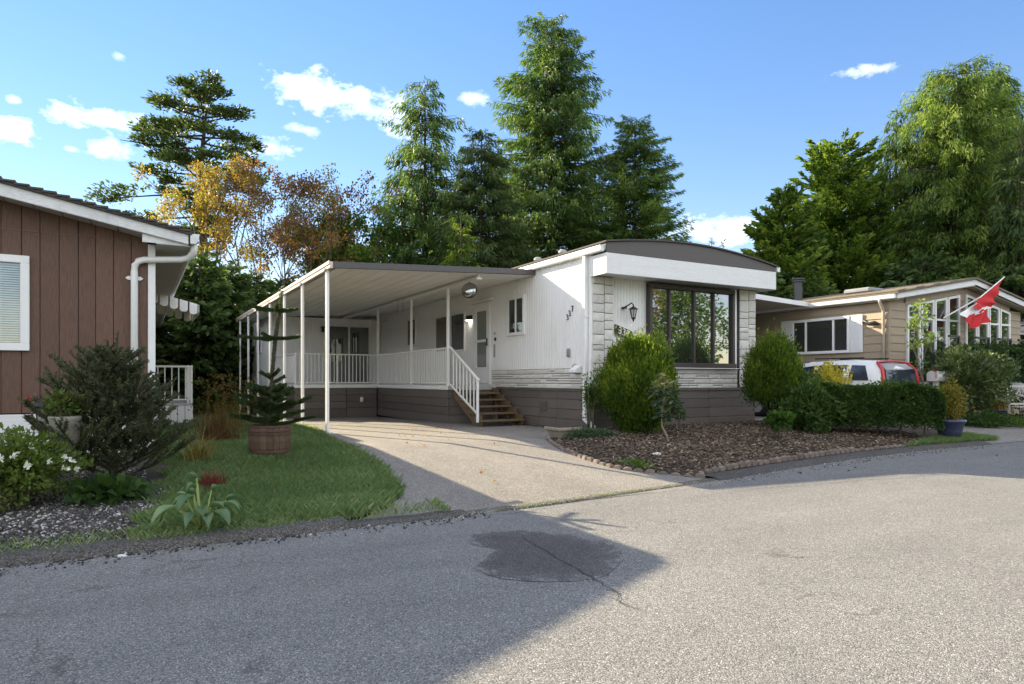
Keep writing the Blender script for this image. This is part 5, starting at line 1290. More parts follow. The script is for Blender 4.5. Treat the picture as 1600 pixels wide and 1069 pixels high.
base, cl = px_clumps(33, pts, 4, 1.5); clump_tree('green leafy tree low behind the front of the carport roof', base, 8, cl, 9500, .17, 'decid', ((0,0),(.8,0),(-.8,.3)), .09, 4)
pts = [(620,405,18,.4)]+[(rr.uniform(560,650), rr.uniform(388,425), rr.uniform(12,20), .4) for _ in range(14)]
base, cl = px_clumps(36, pts, 5, 1.5); clump_tree('low green treetop between the carport and the ragged spruce', base, 7, cl, 4000, .18, 'decid', ((0,0),), .1, 5)
# tall cedar screen at the back of the left yard, each tree its own
for i, (px, dep, ap, hw, lb) in enumerate(((232,25,402,40,'dark cedar of the back screen, nearest the brown house wall'),(272,24,395,46,'dark cedar of the back screen, above the striped awning'),(312,23,402,44,'dark cedar of the back screen, right of the awning'),(350,25,415,46,'dark cedar of the back screen, left of the shed roof'),(392,27,430,42,'dark cedar of the back screen, directly behind the shed'),(438,29,440,46,'dark cedar of the back screen, behind the far carport posts'))):
    cone_tree(px, dep, ap, hw, lbl=lb, whorls=34, per=9, dens=40, sprig=.34, droop=.12, hang=.3, up=.2, pw=.33, irr=.3, mat='dark', wid=.42, start=.0, tsh=.12, group='cedar screen behind the left yard', name='cedar_tree')
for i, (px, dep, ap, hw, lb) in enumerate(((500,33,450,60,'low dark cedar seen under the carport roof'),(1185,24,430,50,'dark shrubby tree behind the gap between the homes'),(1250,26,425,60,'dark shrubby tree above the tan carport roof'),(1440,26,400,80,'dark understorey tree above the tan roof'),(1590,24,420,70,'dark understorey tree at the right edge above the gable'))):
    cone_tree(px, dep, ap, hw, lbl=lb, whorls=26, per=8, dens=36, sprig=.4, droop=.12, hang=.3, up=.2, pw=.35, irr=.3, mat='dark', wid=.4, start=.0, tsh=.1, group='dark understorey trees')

# ---- bushes
def bush(lbl, loc, rx, ry, rz, n, leaf, mat, name='shrub', cat='shrub', seed=1, wid=.5, shell=.35, lump=.18, zc=None, tint0=.45, tvar=.22, stems=5, upw=.2, group=None, litz=.0):
    t = thing(name, lbl, cat, loc, 0, group); rr = random.Random(seed); zc = rz if zc is None else zc
    d = rdir(n); ph = seed*1.7
    l_ = 1+lump*(np.sin(d[:,0]*4.3+ph)*np.sin(d[:,1]*4.9+ph*2)+.6*np.sin(d[:,2]*7+d[:,0]*6+ph))
    rad = (1-shell*RNG.random(n)**1.6)*l_
    p = d*rad[:, None]*np.array([rx, ry, rz]); p[:, 2] += zc; p[:, 2] = np.maximum(p[:, 2], .03+.1*RNG.random(n))
    D_ = d*.7+rdir(n)*.7+np.array([0, 0, upw]); L_ = leaf*(.6+.8*RNG.random(n))
    T_ = np.clip(tint0+RNG.normal(0, tvar, n), 0, 1)
    m = MB()
    for i in range(stems):
        a = i*6.28/stems+rr.random(); m.tube([(.05*math.cos(a),.05*math.sin(a),-.05),(rx*.3*math.cos(a),ry*.3*math.sin(a),zc*.6),(rx*.65*math.cos(a),ry*.65*math.sin(a),zc*1.3)], [.02,.014,.006], 5)
    m.build('stem', bark_grey, t, local=True, smooth=True)
    leaves('foliage', p, D_, L_, L_*wid, T_, LM[mat] if isinstance(mat, str) else mat, t)
    return t
def globe_cedar(lbl, loc, rx, ry, hz, n, seed, bare=.2, tint0=.45, low=.88):
    # thuja: vertical sprays set in lobes over an egg shape
    t = thing('cedar_bush', lbl, 'shrub', loc, 0, 'clipped cedar bushes in front of the white home'); rr = random.Random(seed)
    m = MB()
    for i in range(9):
        a = i*.7; m.tube([(.03*math.cos(a),.03*math.sin(a),-.05),(rx*.35*math.cos(a),ry*.35*math.sin(a),hz*.3),(rx*.6*math.cos(a),ry*.6*math.sin(a),hz*.62)], [.03,.02,.008], 5)
    m.build('stem', bark, t, local=True, smooth=True)
    lobes = 150; Cs, Ds, Ls, Ts = [], [], [], []
    for i in range(lobes):
        f = (i+.5)/lobes; cz_ = 1-2*f*low; a = i*2.399963; s = math.sqrt(max(0, 1-cz_*cz_))
        z = hz*(.52+.48*cz_) if cz_ > 0 else hz*(.52+.44*cz_)
        w = s*(1.0 if cz_ > 0 else .62+.38*(1+cz_)); k = n//lobes
        c = np.array([rx*w*math.cos(a), ry*w*math.sin(a), z])*rr.uniform(.88, 1.06)*(1+.05*math.sin(a*3+seed)*math.sin(cz_*4))
        lr = .12*rr.uniform(.6, 1.5)
        q = RNG.normal(0, 1, (k, 3))*np.array([lr*.60, lr*.60, lr*.85])
        base = c+q; o = norm(np.array([c[0]/rx, c[1]/ry, 0.0])+1e-6)
        base -= o*np.abs(q[:, :1])*.6
        Cs.append(base); Ds.append(o*.35+np.array([0, 0, 1.0])*.85+RNG.normal(0, .25, (k, 3))); Ls.append(.060*(.6+.8*RNG.random(k)))
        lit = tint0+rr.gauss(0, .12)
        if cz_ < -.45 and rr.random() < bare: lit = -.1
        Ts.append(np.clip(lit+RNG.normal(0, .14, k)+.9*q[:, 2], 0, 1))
    C_, D_, L_, T_ = map(np.concatenate, (Cs, Ds, Ls, Ts))
    leaves('foliage', C_, D_, L_, L_*.36, T_, LM['cedar'], t)
    return t
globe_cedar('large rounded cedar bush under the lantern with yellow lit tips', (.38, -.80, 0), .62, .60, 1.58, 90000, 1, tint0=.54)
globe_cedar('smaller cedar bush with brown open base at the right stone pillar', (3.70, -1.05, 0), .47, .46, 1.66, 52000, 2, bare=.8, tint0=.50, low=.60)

def hedge_box(lbl, x0, y0, x1, y1, w, h, n, leaf, mat, group=None, zb=.0, cat='hedge', name='hedge', tint0=.4):
    L = math.hypot(x1-x0, y1-y0); a = math.atan2(y1-y0, x1-x0); t = thing(name, lbl, cat, (x0, y0, gz(x0, y0)), a, group)
    u = RNG.random(n); face = RNG.random(n); v = RNG.random(n); q = RNG.random(n)
    X = u*L; Y = np.where(face < .42, -w/2+.10*q, np.where(face < .58, w/2-.1*q, (v-.5)*w)); Z = np.where(face < .58, zb+(h-zb)*v**.9, h-.10*q)
    inn = RNG.random(n) < .42; Y = np.where(inn, (q-.5)*w, Y)
    e = RNG.random(n); X = np.where(e < .05, .12*q, np.where(e > .95, L-.12*q, X)); 
    wob = .07*np.sin(X*5+Z*4)+.05*np.sin(X*11+Z*7+1)+.03*np.sin(X*19)
    Y = Y*(1+wob); Z = Z*(1+.05*np.sin(X*4.1)+.03*np.sin(X*13+Y*9))
    rnd_ = np.minimum(1, np.maximum(0, 1-((X-L/2)/(L/2))**8)); Z = zb+(Z-zb)*(.75+.25*rnd_)
    D_ = np.stack([RNG.normal(0,.6,n), np.sign(Y)*.5+RNG.normal(0,.5,n), .3+RNG.normal(0,.5,n)], 1)
    shoot = RNG.random(n) < .03; cell = np.sin(np.floor(X*14)*12.9)*.5+.5; Z = np.where(shoot & (Z > h*.8), h+.16*RNG.random(n)*cell, Z); keep = (RNG.random(n) < np.clip(.25+(Z-zb)/(h-zb)*1.6, 0, 1)) & (np.sin(X*7.3+2*np.sin(Z*6))*np.sin(Z*8+X*3) < .90)
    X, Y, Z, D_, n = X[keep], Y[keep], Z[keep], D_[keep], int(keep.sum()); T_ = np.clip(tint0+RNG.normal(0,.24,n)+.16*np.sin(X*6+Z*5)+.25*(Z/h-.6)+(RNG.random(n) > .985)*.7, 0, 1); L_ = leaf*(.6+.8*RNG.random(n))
    m = MB(); k = max(3, int(L/.35))
    for i in range(k):
        xx = .15+(L-.3)*i/(k-1); m.tube([(xx,0,-.06),(xx+random.gauss(0,.05),random.gauss(0,.08),h*.5),(xx+random.gauss(0,.1),random.gauss(0,.1),h*.9)], [.022,.016,.006], 5)
    m.build('stem', bark_grey, t, local=True, smooth=True)
    leaves('foliage', np.stack([X, Y, Z], 1), D_, L_, L_*.55, T_, LM[mat], t)
    return t
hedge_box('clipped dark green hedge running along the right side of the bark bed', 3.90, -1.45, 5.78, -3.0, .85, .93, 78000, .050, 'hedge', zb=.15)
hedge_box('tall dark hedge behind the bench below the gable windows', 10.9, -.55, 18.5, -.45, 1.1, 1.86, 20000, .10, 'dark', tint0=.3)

# ---- shrubs and plants
bush('loose leafy shrub growing between the right cedar bush and the hedge', (3.85, -1.75, gz(0,-1.7)), .55, .5, .52, 9000, .065, 'hedge', seed=4, lump=.3, shell=.6, zc=.55, tint0=.55)
bush('small broad leaved plant in the bark bed under the right cedar bush', (2.35, -2.25, gz(0,-2.2)+.05), .20, .18, .10, 260, .12, 'decid', seed=5, zc=.36, shell=.9, wid=.75, tint0=.25, stems=2, name='leafy_plant', cat='plant')
bush('small leafy weed in the bark bed near the middle of the skirting', (1.55, -.62, .05), .14, .12, .12, 120, .06, 'decid', seed=6, zc=.3, shell=.9, tint0=.2, stems=2, name='leafy_plant', cat='plant')
yl = bush('yellow leafed shrub glowing in the sun between cedar bush and car', (6.25, -.45, 0), .46, .42, .62, 3000, .075, 'yellow', seed=7, lump=.3, shell=.8, zc=.70, wid=.6, tint0=.5)
bush('feathery yellow shrub growing in the deep blue pot', (6.35, -3.0, gz(0,-3.0)+.34), .26, .25, .42, 2600, .05, leafmat('leaf_gold', [(0,(.10,.09,.02)),(.5,(.22,.19,.03)),(1,(.42,.34,.05))], .35), seed=8, zc=.40, shell=.8, tint0=.4)
bush('orange and cream flowers in the blue bowl by the bench', (11.2, -1.55, gz(0,-1.55)+.28), .30, .28, .16, 900, .06, leafmat('leaf_flowers', [(0,(.12,.12,.03)),(.5,(.45,.22,.06)),(1,(.65,.50,.25))], .35), seed=9, zc=.14, shell=.8, tint0=.6, name='flowers', cat='flowers')
rho = bush('light green rhododendron in front of the tall windowed gable', (10.15, -1.35, 0), .95, .85, .70, 11000, .10, leafmat('leaf_rhodo', [(0,(.03,.055,.018)),(.5,(.08,.12,.035)),(1,(.24,.27,.12))], .30, .4, .5), seed=10, lump=.25, shell=.55, zc=1.0, wid=.42, tint0=.5, stems=7, upw=.3)
bush('low dark groundcover shrub at the foot of the rhododendron', (9.9, -2.0, -.1), .75, .4, .22, 3000, .05, 'hedge', seed=11, zc=.15, tint0=.35, shell=.7)
bush('rusty red fern like plant under the rhododendron', (10.6, -1.0, 0), .4, .3, .2, 900, .10, 'maple', seed=12, zc=.3, tint0=.25, shell=.9, wid=.3, name='fern', cat='plant')
# thin sapling by the mailbox
base = (8.75, -1.15, 0)
t = clump_tree('thin upright sapling with few yellow green leaves beside the mailbox', base, 3.0, [(.0,.0,2.5,.22,.8),(-.25,.05,2.3,.2,.8),(.2,0,2.0,.2,.7),(-.35,0,1.85,.16,.8),(.15,.1,2.8,.18,.9),(-.1,0,1.4,.14,.6)], 420, .075, 'bright', ((0,0),), .03, 6, group=None, name='sapling')
# young evergreen in the bark bed
def evergreen_sapling():
    t = thing('young_evergreen', 'slender young evergreen with drooping leaf tufts and bent pale stem in the bark bed', 'shrub', (.0, -1.94, gz(0,-1.94)+.05))
    m = MB(); m.tube([(.10,-.02,-.1),(.02,0,.14),(-.06,.02,.30),(-.07,.02,.45),(-.03,.02,.8),(-.02,.0,1.05)], [.018,.017,.016,.014,.010,.006], 7)
    tufts = [(-.03,0,1.10),(-.15,.03,1.0),(.10,-.04,1.02),(-.22,.02,.86),(.17,.02,.86),(-.10,-.1,.84),(.06,.1,.86),(-.2,-.04,.68),(.2,-.05,.70),(.26,.05,.62),(-.06,.1,.66),(.05,-.12,.68),(-.14,.0,.52),(.14,.0,.52),(-.02,-.06,.46)]
    Cs, Ds, Ls, Ts = [], [], [], []
    for (x, y, z) in tufts:
        m.tube([(-.03,.01,z-.18),(x*.6,y*.6,z-.08),(x,y,z)], [.007,.005,.004], 4)
        k = 46; a = RNG.random(k)*6.28; el_ = RNG.uniform(-.75,.35,k)
        Cs.append(np.stack([x+RNG.normal(0,.02,k), y+RNG.normal(0,.02,k), z+RNG.normal(0,.025,k)], 1)); Ds.append(np.stack([np.cos(a)*np.cos(el_), np.sin(a)*np.cos(el_), np.sin(el_)], 1)); Ls.append(.09+.05*RNG.random(k)); Ts.append(np.clip(.25+(.55 if z > .9 else 0)+RNG.normal(0,.18,k), 0, 1))
    m.build('stem', paint('pale_stem', (.26,.22,.15), .8, .1), t, local=True, smooth=True)
    leaves('foliage', *map(np.concatenate, (Cs, Ds, Ls)), np.concatenate(Ls)*.24, np.concatenate(Ts), leafmat('leaf_pieris', [(0,(.03,.055,.03)),(.5,(.07,.11,.05)),(1,(.35,.33,.12))], .25, .35, .5), t)
evergreen_sapling()
bush('low creeping green plants at the downspout corner of the bark bed', (-.80, -1.0, 0), .48, .35, .10, 2600, .035, leafmat('leaf_blue', [(0,(.03,.06,.03)),(1,(.09,.15,.08))], .3), seed=13, zc=.09, lump=.4, shell=.9, name='ground_plant', cat='plant', stems=2)
bush('wispy shrub climbing the downspout beside the big cedar bush', (-.16, -.1, 0), .20, .16, .36, 900, .05, 'decid', seed=14, zc=.72, lump=.5, shell=1, tint0=.55, stems=4)
bush('small green weeds among the edging stones', (-1.72, -3.25, gz(0,-3.3)), .10, .35, .06, 420, .03, 'decid', seed=15, zc=.07, shell=1, tint0=.7, name='weeds', cat='plant', stems=2)
t = thing('dead_twigs', 'dry bare twig tuft rising beside the right stone pillar', 'dead plant', (4.75, .9, 0)); m = MB(); rr = random.Random(3)
for i in range(26):
    a = rr.random()*6.28; r = rr.uniform(.05,.35); m.tube([(r*.3*math.cos(a),r*.3*math.sin(a),1.2),(r*math.cos(a),r*math.sin(a),2.0),(r*1.2*math.cos(a+.3),r*1.2*math.sin(a+.3),rr.uniform(2.3,3.0))], [.010,.007,.003], 3)
m.tube([(0,0,-.05),(0,0,1.3)], [.05,.04], 6); m.build('twig', paint('dry_twig', (.32,.23,.15), .9, .2), t, local=True)

# wild spruce shrub in front of the brown house: spiky needle branches
def needles(pts, dirs, rad, per, ln, wd, tint, out):
    for p, d, r in zip(pts, dirs, rad): pass
def spruce_shrub():
    loc = (-7.70, -2.05, gz(0,-2.05)); t = thing('spruce_shrub', 'sprawling dark green young spruce in front of the brown house', 'shrub', loc)
    rr = random.Random(12); m = MB(); Cs, Ds, Ls, Ts = [], [], [], []
    def shoot(p, d, L, r0, depth):
        n = max(3, int(L/.06)); q = Vector(p); d = Vector(d).normalized(); pts = [q.copy()]
        for i in range(n):
            d = (d+Vector((rr.gauss(0,.05), rr.gauss(0,.05), .035))).normalized(); q = q+d*(L/n); pts.append(q.copy())
        m.tube(pts[::max(1, n//4)]+[pts[-1]], [r0]*(len(pts[::max(1, n//4)]))+[r0*.3], 4, cap=False)
        P = np.array([v[:] for v in pts]); k = int(L/.0030)
        i = RNG.integers(0, n, k); f = RNG.random((k, 1)); b = P[i]*(1-f)+P[i+1]*f; ax = norm(P[i+1]-P[i])
        Cs.append(b); Ds.append(ax*.75+rdir(k)*.7); Ls.append(.026+.018*RNG.random(k)); Ts.append(np.clip(RNG.normal(.35,.2,k), 0, 1))
        if depth > 0:
            for j in range(int(L/.075)):
                f = rr.uniform(.25, .98); b = Vector(P[int(f*(n-1))]); s = rr.choice((-1, 1))
                sd = d.cross(Vector((0,0,1))).normalized()*s*rr.uniform(.5,1.0)+d*.8+Vector((0,0,rr.uniform(-.1,.35)))
                shoot(b, sd, L*(1.05-f)*rr.uniform(.35,.6)+.09, r0*.55, depth-1)
    H_ = 1.40
    m.tube([(0,0,-.05),(.02,0,.7),(.04,.0,H_)], [.045,.028,.008], 6)
    for i in range(92):
        f = (i+.5)/92; z = .06+(H_-.12)*f; a = i*2.4; L = (.90*(1-f)**.62+.13)*rr.uniform(.7,1.15)*(1.1 if math.cos(a) < 0 else .95)
        shoot((.03*f, 0, z), (math.cos(a), math.sin(a), .22+.5*f), L, .010, 1)
    shoot((.04,0,H_-.1), (.0,0,1), .30, .008, 0)
    m.build('trunk', bark, t, local=True, smooth=True)
    C_, D_, L_, T_ = map(np.concatenate, (Cs, Ds, Ls, Ts)); leaves('foliage', C_, D_, L_, .0080+.003*RNG.random(len(L_)), T_, leafmat('leaf_needle', [(0,(.04,.06,.028)),(.5,(.09,.125,.055)),(1,(.18,.21,.09))], .28), t)
spruce_shrub()
# young spiky fir in the barrel
def barrel_fir():
    loc = (-5.93, -.78, gz(0,-.78)+.36); t = thing('young_fir', 'young stiff branched fir with bare leader growing in the barrel planter', 'young tree', loc)
    rr = random.Random(5); m = MB(); Cs, Ds, Ls, Ts = [], [], [], []
    tr = [Vector((-.02,0,0)),Vector((.0,0,.45)),Vector((.03,0,.75)),Vector((.07,0,1.22)),Vector((.13,0,1.62)),Vector((.15,.0,1.86))]
    def cover(P, r, dens, ln, t0):
        for a, b in zip(P, P[1:]):
            L = (b-a).length; k = int(L*dens); f = RNG.random((k, 1)); pa, pb = np.array(a[:]), np.array(b[:]); ax = norm((pb-pa)[None])[0]
            rd = rdir(k); rd = norm(rd-ax*(rd@ax)[:, None]); Cs.append(pa*(1-f)+pb*f+rd*r*.7); Ds.append(rd*.75+ax*.75); Ls.append(ln*(.7+.5*RNG.random(k))); Ts.append(np.clip(t0+RNG.normal(0,.18,k), 0, 1))
    m.tube(tr, [.030,.026,.022,.020,.014,.008], 7); cover(tr, .020, 1500, .026, .5)
    def br(z, a, L, rise, r=.010, sub=0):
        f = z/1.9; p = Vector((.08*f, 0, z)); e = p+Vector((math.cos(a)*L, math.sin(a)*L, rise*L)); mid = (p+e)/2+Vector((0,0,-.03*L))
        m.tube([p, mid, e], [r, r*.8, r*.5], 5); cover([p, mid, e], .010, 3000, .030, .35)
        for k in range(sub):
            s = rr.uniform(.35,.8); b = p+(e-p)*s; a2 = a+rr.choice((-1,1))*rr.uniform(.5,.8); l2 = L*.4; e2 = b+Vector((math.cos(a2)*l2, math.sin(a2)*l2, rise*l2)); m.tube([b, e2], [r*.7, r*.4], 4); cover([b, e2], .009, 2800, .028, .35)
    for z, n, L in ((1.60,5,.34),(1.22,5,.44)):
        for k in range(n): br(z, k*6.283/n+.5+z, L*rr.uniform(.85,1.15), rr.uniform(.02,.12))
    for k in range(4): br(.62+.03*k, k*1.7, .16, .55)
    for i in range(26): br(.06+.5*(i/26), i*2.4, rr.uniform(.36,.58)*(1.05-.35*i/26), rr.uniform(.12,.42), sub=2)
    m.build('trunk', bark, t, local=True, smooth=True)
    C_, D_, L_, T_ = map(np.concatenate, (Cs, Ds, Ls, Ts)); leaves('foliage', C_, D_, L_, .0065+.002*RNG.random(len(L_)), T_, leafmat('leaf_fir_young', [(0,(.035,.06,.022)),(.5,(.075,.12,.04)),(1,(.17,.18,.065))], .25), t)
barrel_fir()
# white flowered rose bush at the left edge
rb = bush('light green rose bush with white flowers at the left edge of the gravel', (-8.42, -2.75, gz(0,-2.75)), .48, .42, .29, 6500, .05, leafmat('leaf_rose', [(0,(.07,.11,.025)),(.5,(.13,.19,.04)),(1,(.21,.26,.07))], .4), seed=16, lump=.35, shell=.85, zc=.38, tint0=.45, name='rose_bush', stems=7)
fl = []; rr = random.Random(8); petal = leafmat('white_petal', [(0,(.70,.70,.68)),(1,(.82,.82,.80))], .3)
for i in range(30):
    a = rr.uniform(3.3, 5.9) if i < 26 else rr.random()*6.28; e = rr.uniform(-.35,.9); c = Vector((.50*math.cos(a)*math.cos(e), .44*math.sin(a)*math.cos(e), .36+.28*math.sin(e)))
    k = 11; d = rdir(k)*.8+np.array([math.cos(a)*.6, math.sin(a)*.6, .4]); leaves('flower', np.tile(np.array(c[:]), (k,1))+RNG.normal(0,.010,(k,3)), d, .032, .030, RNG.random(k), petal, rb)
bush('green and red tipped foliage spilling from the tall stone planter', (-8.08, -2.5, gz(0,-2.5)+.78), .16, .15, .12, 700, .045, leafmat('leaf_redtip', [(0,(.05,.09,.02)),(.8,(.11,.15,.03)),(1,(.30,.07,.03))], .3), seed=17, zc=.12, shell=.9, name='planter_plant', cat='plant', stems=2)
bush('small red berried sprig low on the brown siding', (-8.62, -.25, .45), .10, .08, .06, 60, .03, leafmat('leaf_berry', [(0,(.25,.02,.03)),(1,(.45,.03,.05))], .3), seed=18, zc=.3, shell=1, name='red_flowers', cat='flowers', stems=1)
bush('dark broad leaves at the foot of the spruce shrub', (-7.72, -2.85, gz(0,-2.85)), .30, .18, .12, 240, .12, 'hedge', seed=19, zc=.10, shell=1, wid=.7, tint0=.3, name='leafy_plant', cat='plant', stems=2)
# hosta: large ribbed leaves, each one built
def hosta():
    t = thing('broad_leaf_plant', 'broad leaved pale green plant flopping over the kerb', 'plant', (-7.02, -4.22, gz(0,-4.22)+.05))
    mat = leafmat('leaf_hosta', [(0,(.08,.15,.06)),(.6,(.14,.22,.11)),(1,(.26,.33,.16))], .3, .4, .4); stem = paint('pale_green_stem', (.22,.27,.08), .6, .1)
    rr = random.Random(2)
    spec0 = [(200,.36,.06,.42),(165,.30,.02,.30),(240,.22,-.06,.34),(275,.20,-.08,.34),(305,.24,-.05,.38),(335,.30,.05,.28),(15,.34,.10,.30),(150,.24,.20,.30),(130,.16,.24,.26),(60,.22,.14,.26),(100,.18,.18,.24),(0,.20,-.02,.26),(190,.20,.16,.24)]
    spec = [(d_, r_*.80, h_*.5, l_*.62) for d_, r_, h_, l_ in spec0]+[(d_+25, r_*.4, h_*.8+.06, l_*.55) for d_, r_, h_, l_ in spec0[::2]]
    for i, (deg, reach, rise, ln) in enumerate(spec):
        a = R(deg); d = Vector((math.cos(a), math.sin(a), 0)); s = Vector((-d.y, d.x, 0)); wd = ln*rr.uniform(.40,.52)
        p0 = d*reach*.25+Vector((0,0,.08)); p1 = d*reach*.7+Vector((0,0,.16+rise)); 
        m = MB(); m.tube([d*.02, p0, p1], [.008,.007,.005], 5); 
        vs = []; nn = 7; 
        for j in range(nn+1):
            f = j/nn; c = p1+d*ln*f*(1-.25*f)+Vector((0,0,.04*math.sin(f*2.2)-ln*.75*f*f*(.5+rr.uniform(.9,1.0)*.35)))
            w = wd*math.sin(math.pi*min(.999, f**.75*.98+.02))*.5
            for k in (-1,-.5,0,.5,1): vs.append(c+s*w*k+Vector((0,0,.028*abs(k)-(.008 if k == 0 else 0))))
        lf = MB(); lf.add(vs, [(j*5+k, j*5+k+1, j*5+k+6, j*5+k+5) for j in range(nn) for k in range(4)])
        o = lf.build('leaf', mat, t, local=True, smooth=True)
        at_ = o.data.attributes.new('tint', 'FLOAT', 'POINT'); at_.data.foreach_set('value', [min(1, max(0, rr.gauss(.45 if i != 0 else .9, .12)))]*len(o.data.vertices))
        m.build('stalk', stem, t, local=True, smooth=True)
hosta()

# ---- grasses, mulch, gravel
def blades(name, P, hgt, wid, lean, tint, mat, lbl=None, kind='stuff', parent=None):
    n = len(P); a = RNG.random(n)*6.283; s = np.stack([np.cos(a), np.sin(a), np.zeros(n)], 1); b = RNG.random(n)*6.283
    tip = np.stack([np.cos(b)*lean, np.sin(b)*lean, np.ones(n)], 1)*np.broadcast_to(hgt, n)[:, None]*(.5+.8*RNG.random((n, 1)))
    V = np.empty((n, 4, 3), np.float32); w = np.broadcast_to(wid, n)[:, None]
    V[:, 0] = P-s*w*.5; V[:, 1] = P+s*w*.5; V[:, 2] = P+tip*np.array([.45,.45,.62])+s*w*.35; V[:, 3] = P+tip
    me = bpy.data.meshes.new(name); me.vertices.add(n*4); me.vertices.foreach_set('co', V.reshape(-1))
    me.loops.add(n*4); me.loops.foreach_set('vertex_index', np.arange(n*4, dtype=np.int32)); me.polygons.add(n); me.polygons.foreach_set('loop_start', np.arange(0, n*4, 4, dtype=np.int32))
    at_ = me.attributes.new('tint', 'FLOAT', 'POINT'); at_.data.foreach_set('value', np.repeat(np.clip(tint, 0, 1).astype(np.float32), 4)); me.materials.append(mat); me.update(calc_edges=True)
    return link(name, me, parent, None, kind, lbl)
grass_mat = leafmat('grass_blade', [(0,(.09,.145,.055)),(.5,(.155,.23,.09)),(.85,(.25,.33,.16)),(1,(.40,.40,.22))], .40, .6, .2)
def scatter(n, x0, x1, y0, y1, ok):
    out = []
    while len(out) < n:
        x = random.uniform(x0, x1); y = random.uniform(y0, y1)
        if ok(x, y): out.append((x, y, gz(x, y)+.008))
    return np.array(out)
inl = lambda x, y: grav_edge(y)-.06+.08*math.sin(y*9) < x < lawn_edge(y)-.03+.035*math.sin(y*17)+.03*math.sin(y*41+1)+random.gauss(0,.012)
P = np.concatenate([scatter(46000, -7.5, -4.3, -4.2, 0, inl), scatter(26000, -7.3, -4.3, 0, 5, inl), scatter(12000, -7.3, -4.3, 5, 16, inl)])
patch = .5+.5*np.sin(P[:,0]*2.1+P[:,1]*1.3)*np.sin(P[:,1]*2.6-P[:,0])
bare = np.sin(P[:,0]*3.7+1)*np.sin(P[:,1]*2.9+P[:,0]*.7)+RNG.normal(0,.25,len(P)); P = P[bare < .86]; patch = patch[bare < .86]
near = P[:,1] < -3.0
tint = np.clip(.36+RNG.normal(0,.2,len(P))+.34*patch-.08, 0, 1)
blades('lawn_grass', P, .045+.03*patch+.03*(P[:,1] < -3.6), .006+.004*(P[:,1] > 2), .8, tint, grass_mat)
P = scatter(3500, -8.4, -4.9, -4.40, -4.02, lambda x, y: random.random() < .25+.75*(math.sin(x*5)*math.sin(x*2.3) > .1)); P[:, 2] += .03
blades('kerb_grass', P, .05, .006, .9, RNG.random(len(P))**.6, grass_mat)
P = scatter(12000, 9.8, 20, -2.3, -.4, lambda x, y: x > 9.8-y*.9-1.0); blades('far_lawn_grass', P, .07, .012, .7, .4+.4*RNG.random(len(P)), leafmat('sunny_grass', [(0,(.05,.09,.015)),(.6,(.10,.17,.02)),(1,(.17,.22,.04))], .4))
P = scatter(5200, 4.4, 7.4, -3.45, -2.3, lambda x, y: y > road_edge(x)+.18 and y < road_edge(x)+.25+max(0, (x-4.6))*.28); blades('hedge_foot_grass', P, .09, .008, .8, .35+.4*RNG.random(len(P)), grass_mat)
# mossy tufts by the driveway seam
P = scatter(700, -4.9, -2.0, -4.48, -4.25, lambda x, y: abs(y-road_edge(x)) < .05 and random.random() < .5+.5*math.sin(x*6)); blades('seam_weeds', P, .015, .006, .9, RNG.random(len(P)), grass_mat)
# ornamental dry grass clump and red grass
t = thing('ornamental_grass', 'dry straw coloured grass clump arching beside the spruce shrub', 'grass clump', (-6.80, -.95, gz(0,-.95)))
n = 260; a = RNG.random(n)*6.28; Cs = np.stack([RNG.normal(0,.07,n), RNG.normal(0,.07,n), np.zeros(n)], 1); D_ = np.stack([np.cos(a)*.8, np.sin(a)*.8, .75+.5*RNG.random(n)], 1)
m = MB()
straw = leafmat('leaf_straw', [(0,(.10,.10,.03)),(.5,(.28,.22,.08)),(1,(.45,.36,.16))], .3)
def arching(parent, n, L, w, mat, spread=1.0, tint=None, name='blade_tuft', base=.07, loc0=(0,0,0)):
    vs = []; fs = []; tt = []
    for i in range(n):
        a = random.random()*6.283; b0 = Vector((random.gauss(0,base), random.gauss(0,base), 0))+Vector(loc0); l_ = L*random.uniform(.5,1.1); sp = spread*random.uniform(.3,1); d = Vector((math.cos(a), math.sin(a), 0)); s = Vector((-d.y, d.x, 0)); k0 = len(vs); tv = random.random() if tint is None else min(1, max(0, random.gauss(tint,.2)))
        for j in range(5):
            f = j/4; c = b0+d*l_*sp*f*(.35+.65*f)+Vector((0,0,l_*(f*1.05-.62*sp*f*f))); ww = w*(1-f*.92)
            vs += [c-s*ww, c+s*ww]; tt += [tv, tv]
        fs += [(k0+2*j, k0+2*j+1, k0+2*j+3, k0+2*j+2) for j in range(4)]
    m = MB(); m.add(vs, fs); o = m.build(name, mat, parent, local=True, kind='stuff'); at_ = o.data.attributes.new('tint', 'FLOAT', 'POINT'); at_.data.foreach_set('value', tt); return o
arching(t, 210, .55, .006, straw, 1.0, .5)
t = thing('red_grass', 'small dark red spiky grass tuft on the lawn', 'grass clump', (-6.80, -2.55, gz(0,-2.55)))
arching(t, 240, .26, .0035, leafmat('leaf_redgrass', [(0,(.09,.015,.015)),(.6,(.20,.035,.03)),(1,(.28,.08,.05))], .3), .7, .5, base=.06)
t = thing('rusty_shrub', 'rusty brown dying shrub behind the straw grass on the lawn', 'shrub', (-6.35, 1.6, 0))
arching(t, 420, .75, .004, leafmat('leaf_rusty', [(0,(.07,.06,.02)),(.5,(.17,.08,.035)),(1,(.26,.16,.06))], .3), .9, .45, base=.16)
t = thing('weedy_shrub', 'thin yellowing weeds in front of the cedar screen beside the porch', 'shrub', (-5.9, 4.4, 0))
arching(t, 160, 1.1, .006, leafmat('leaf_weedy', [(0,(.06,.08,.02)),(.6,(.15,.14,.03)),(1,(.25,.15,.05))], .3), .5, .5, base=.22)
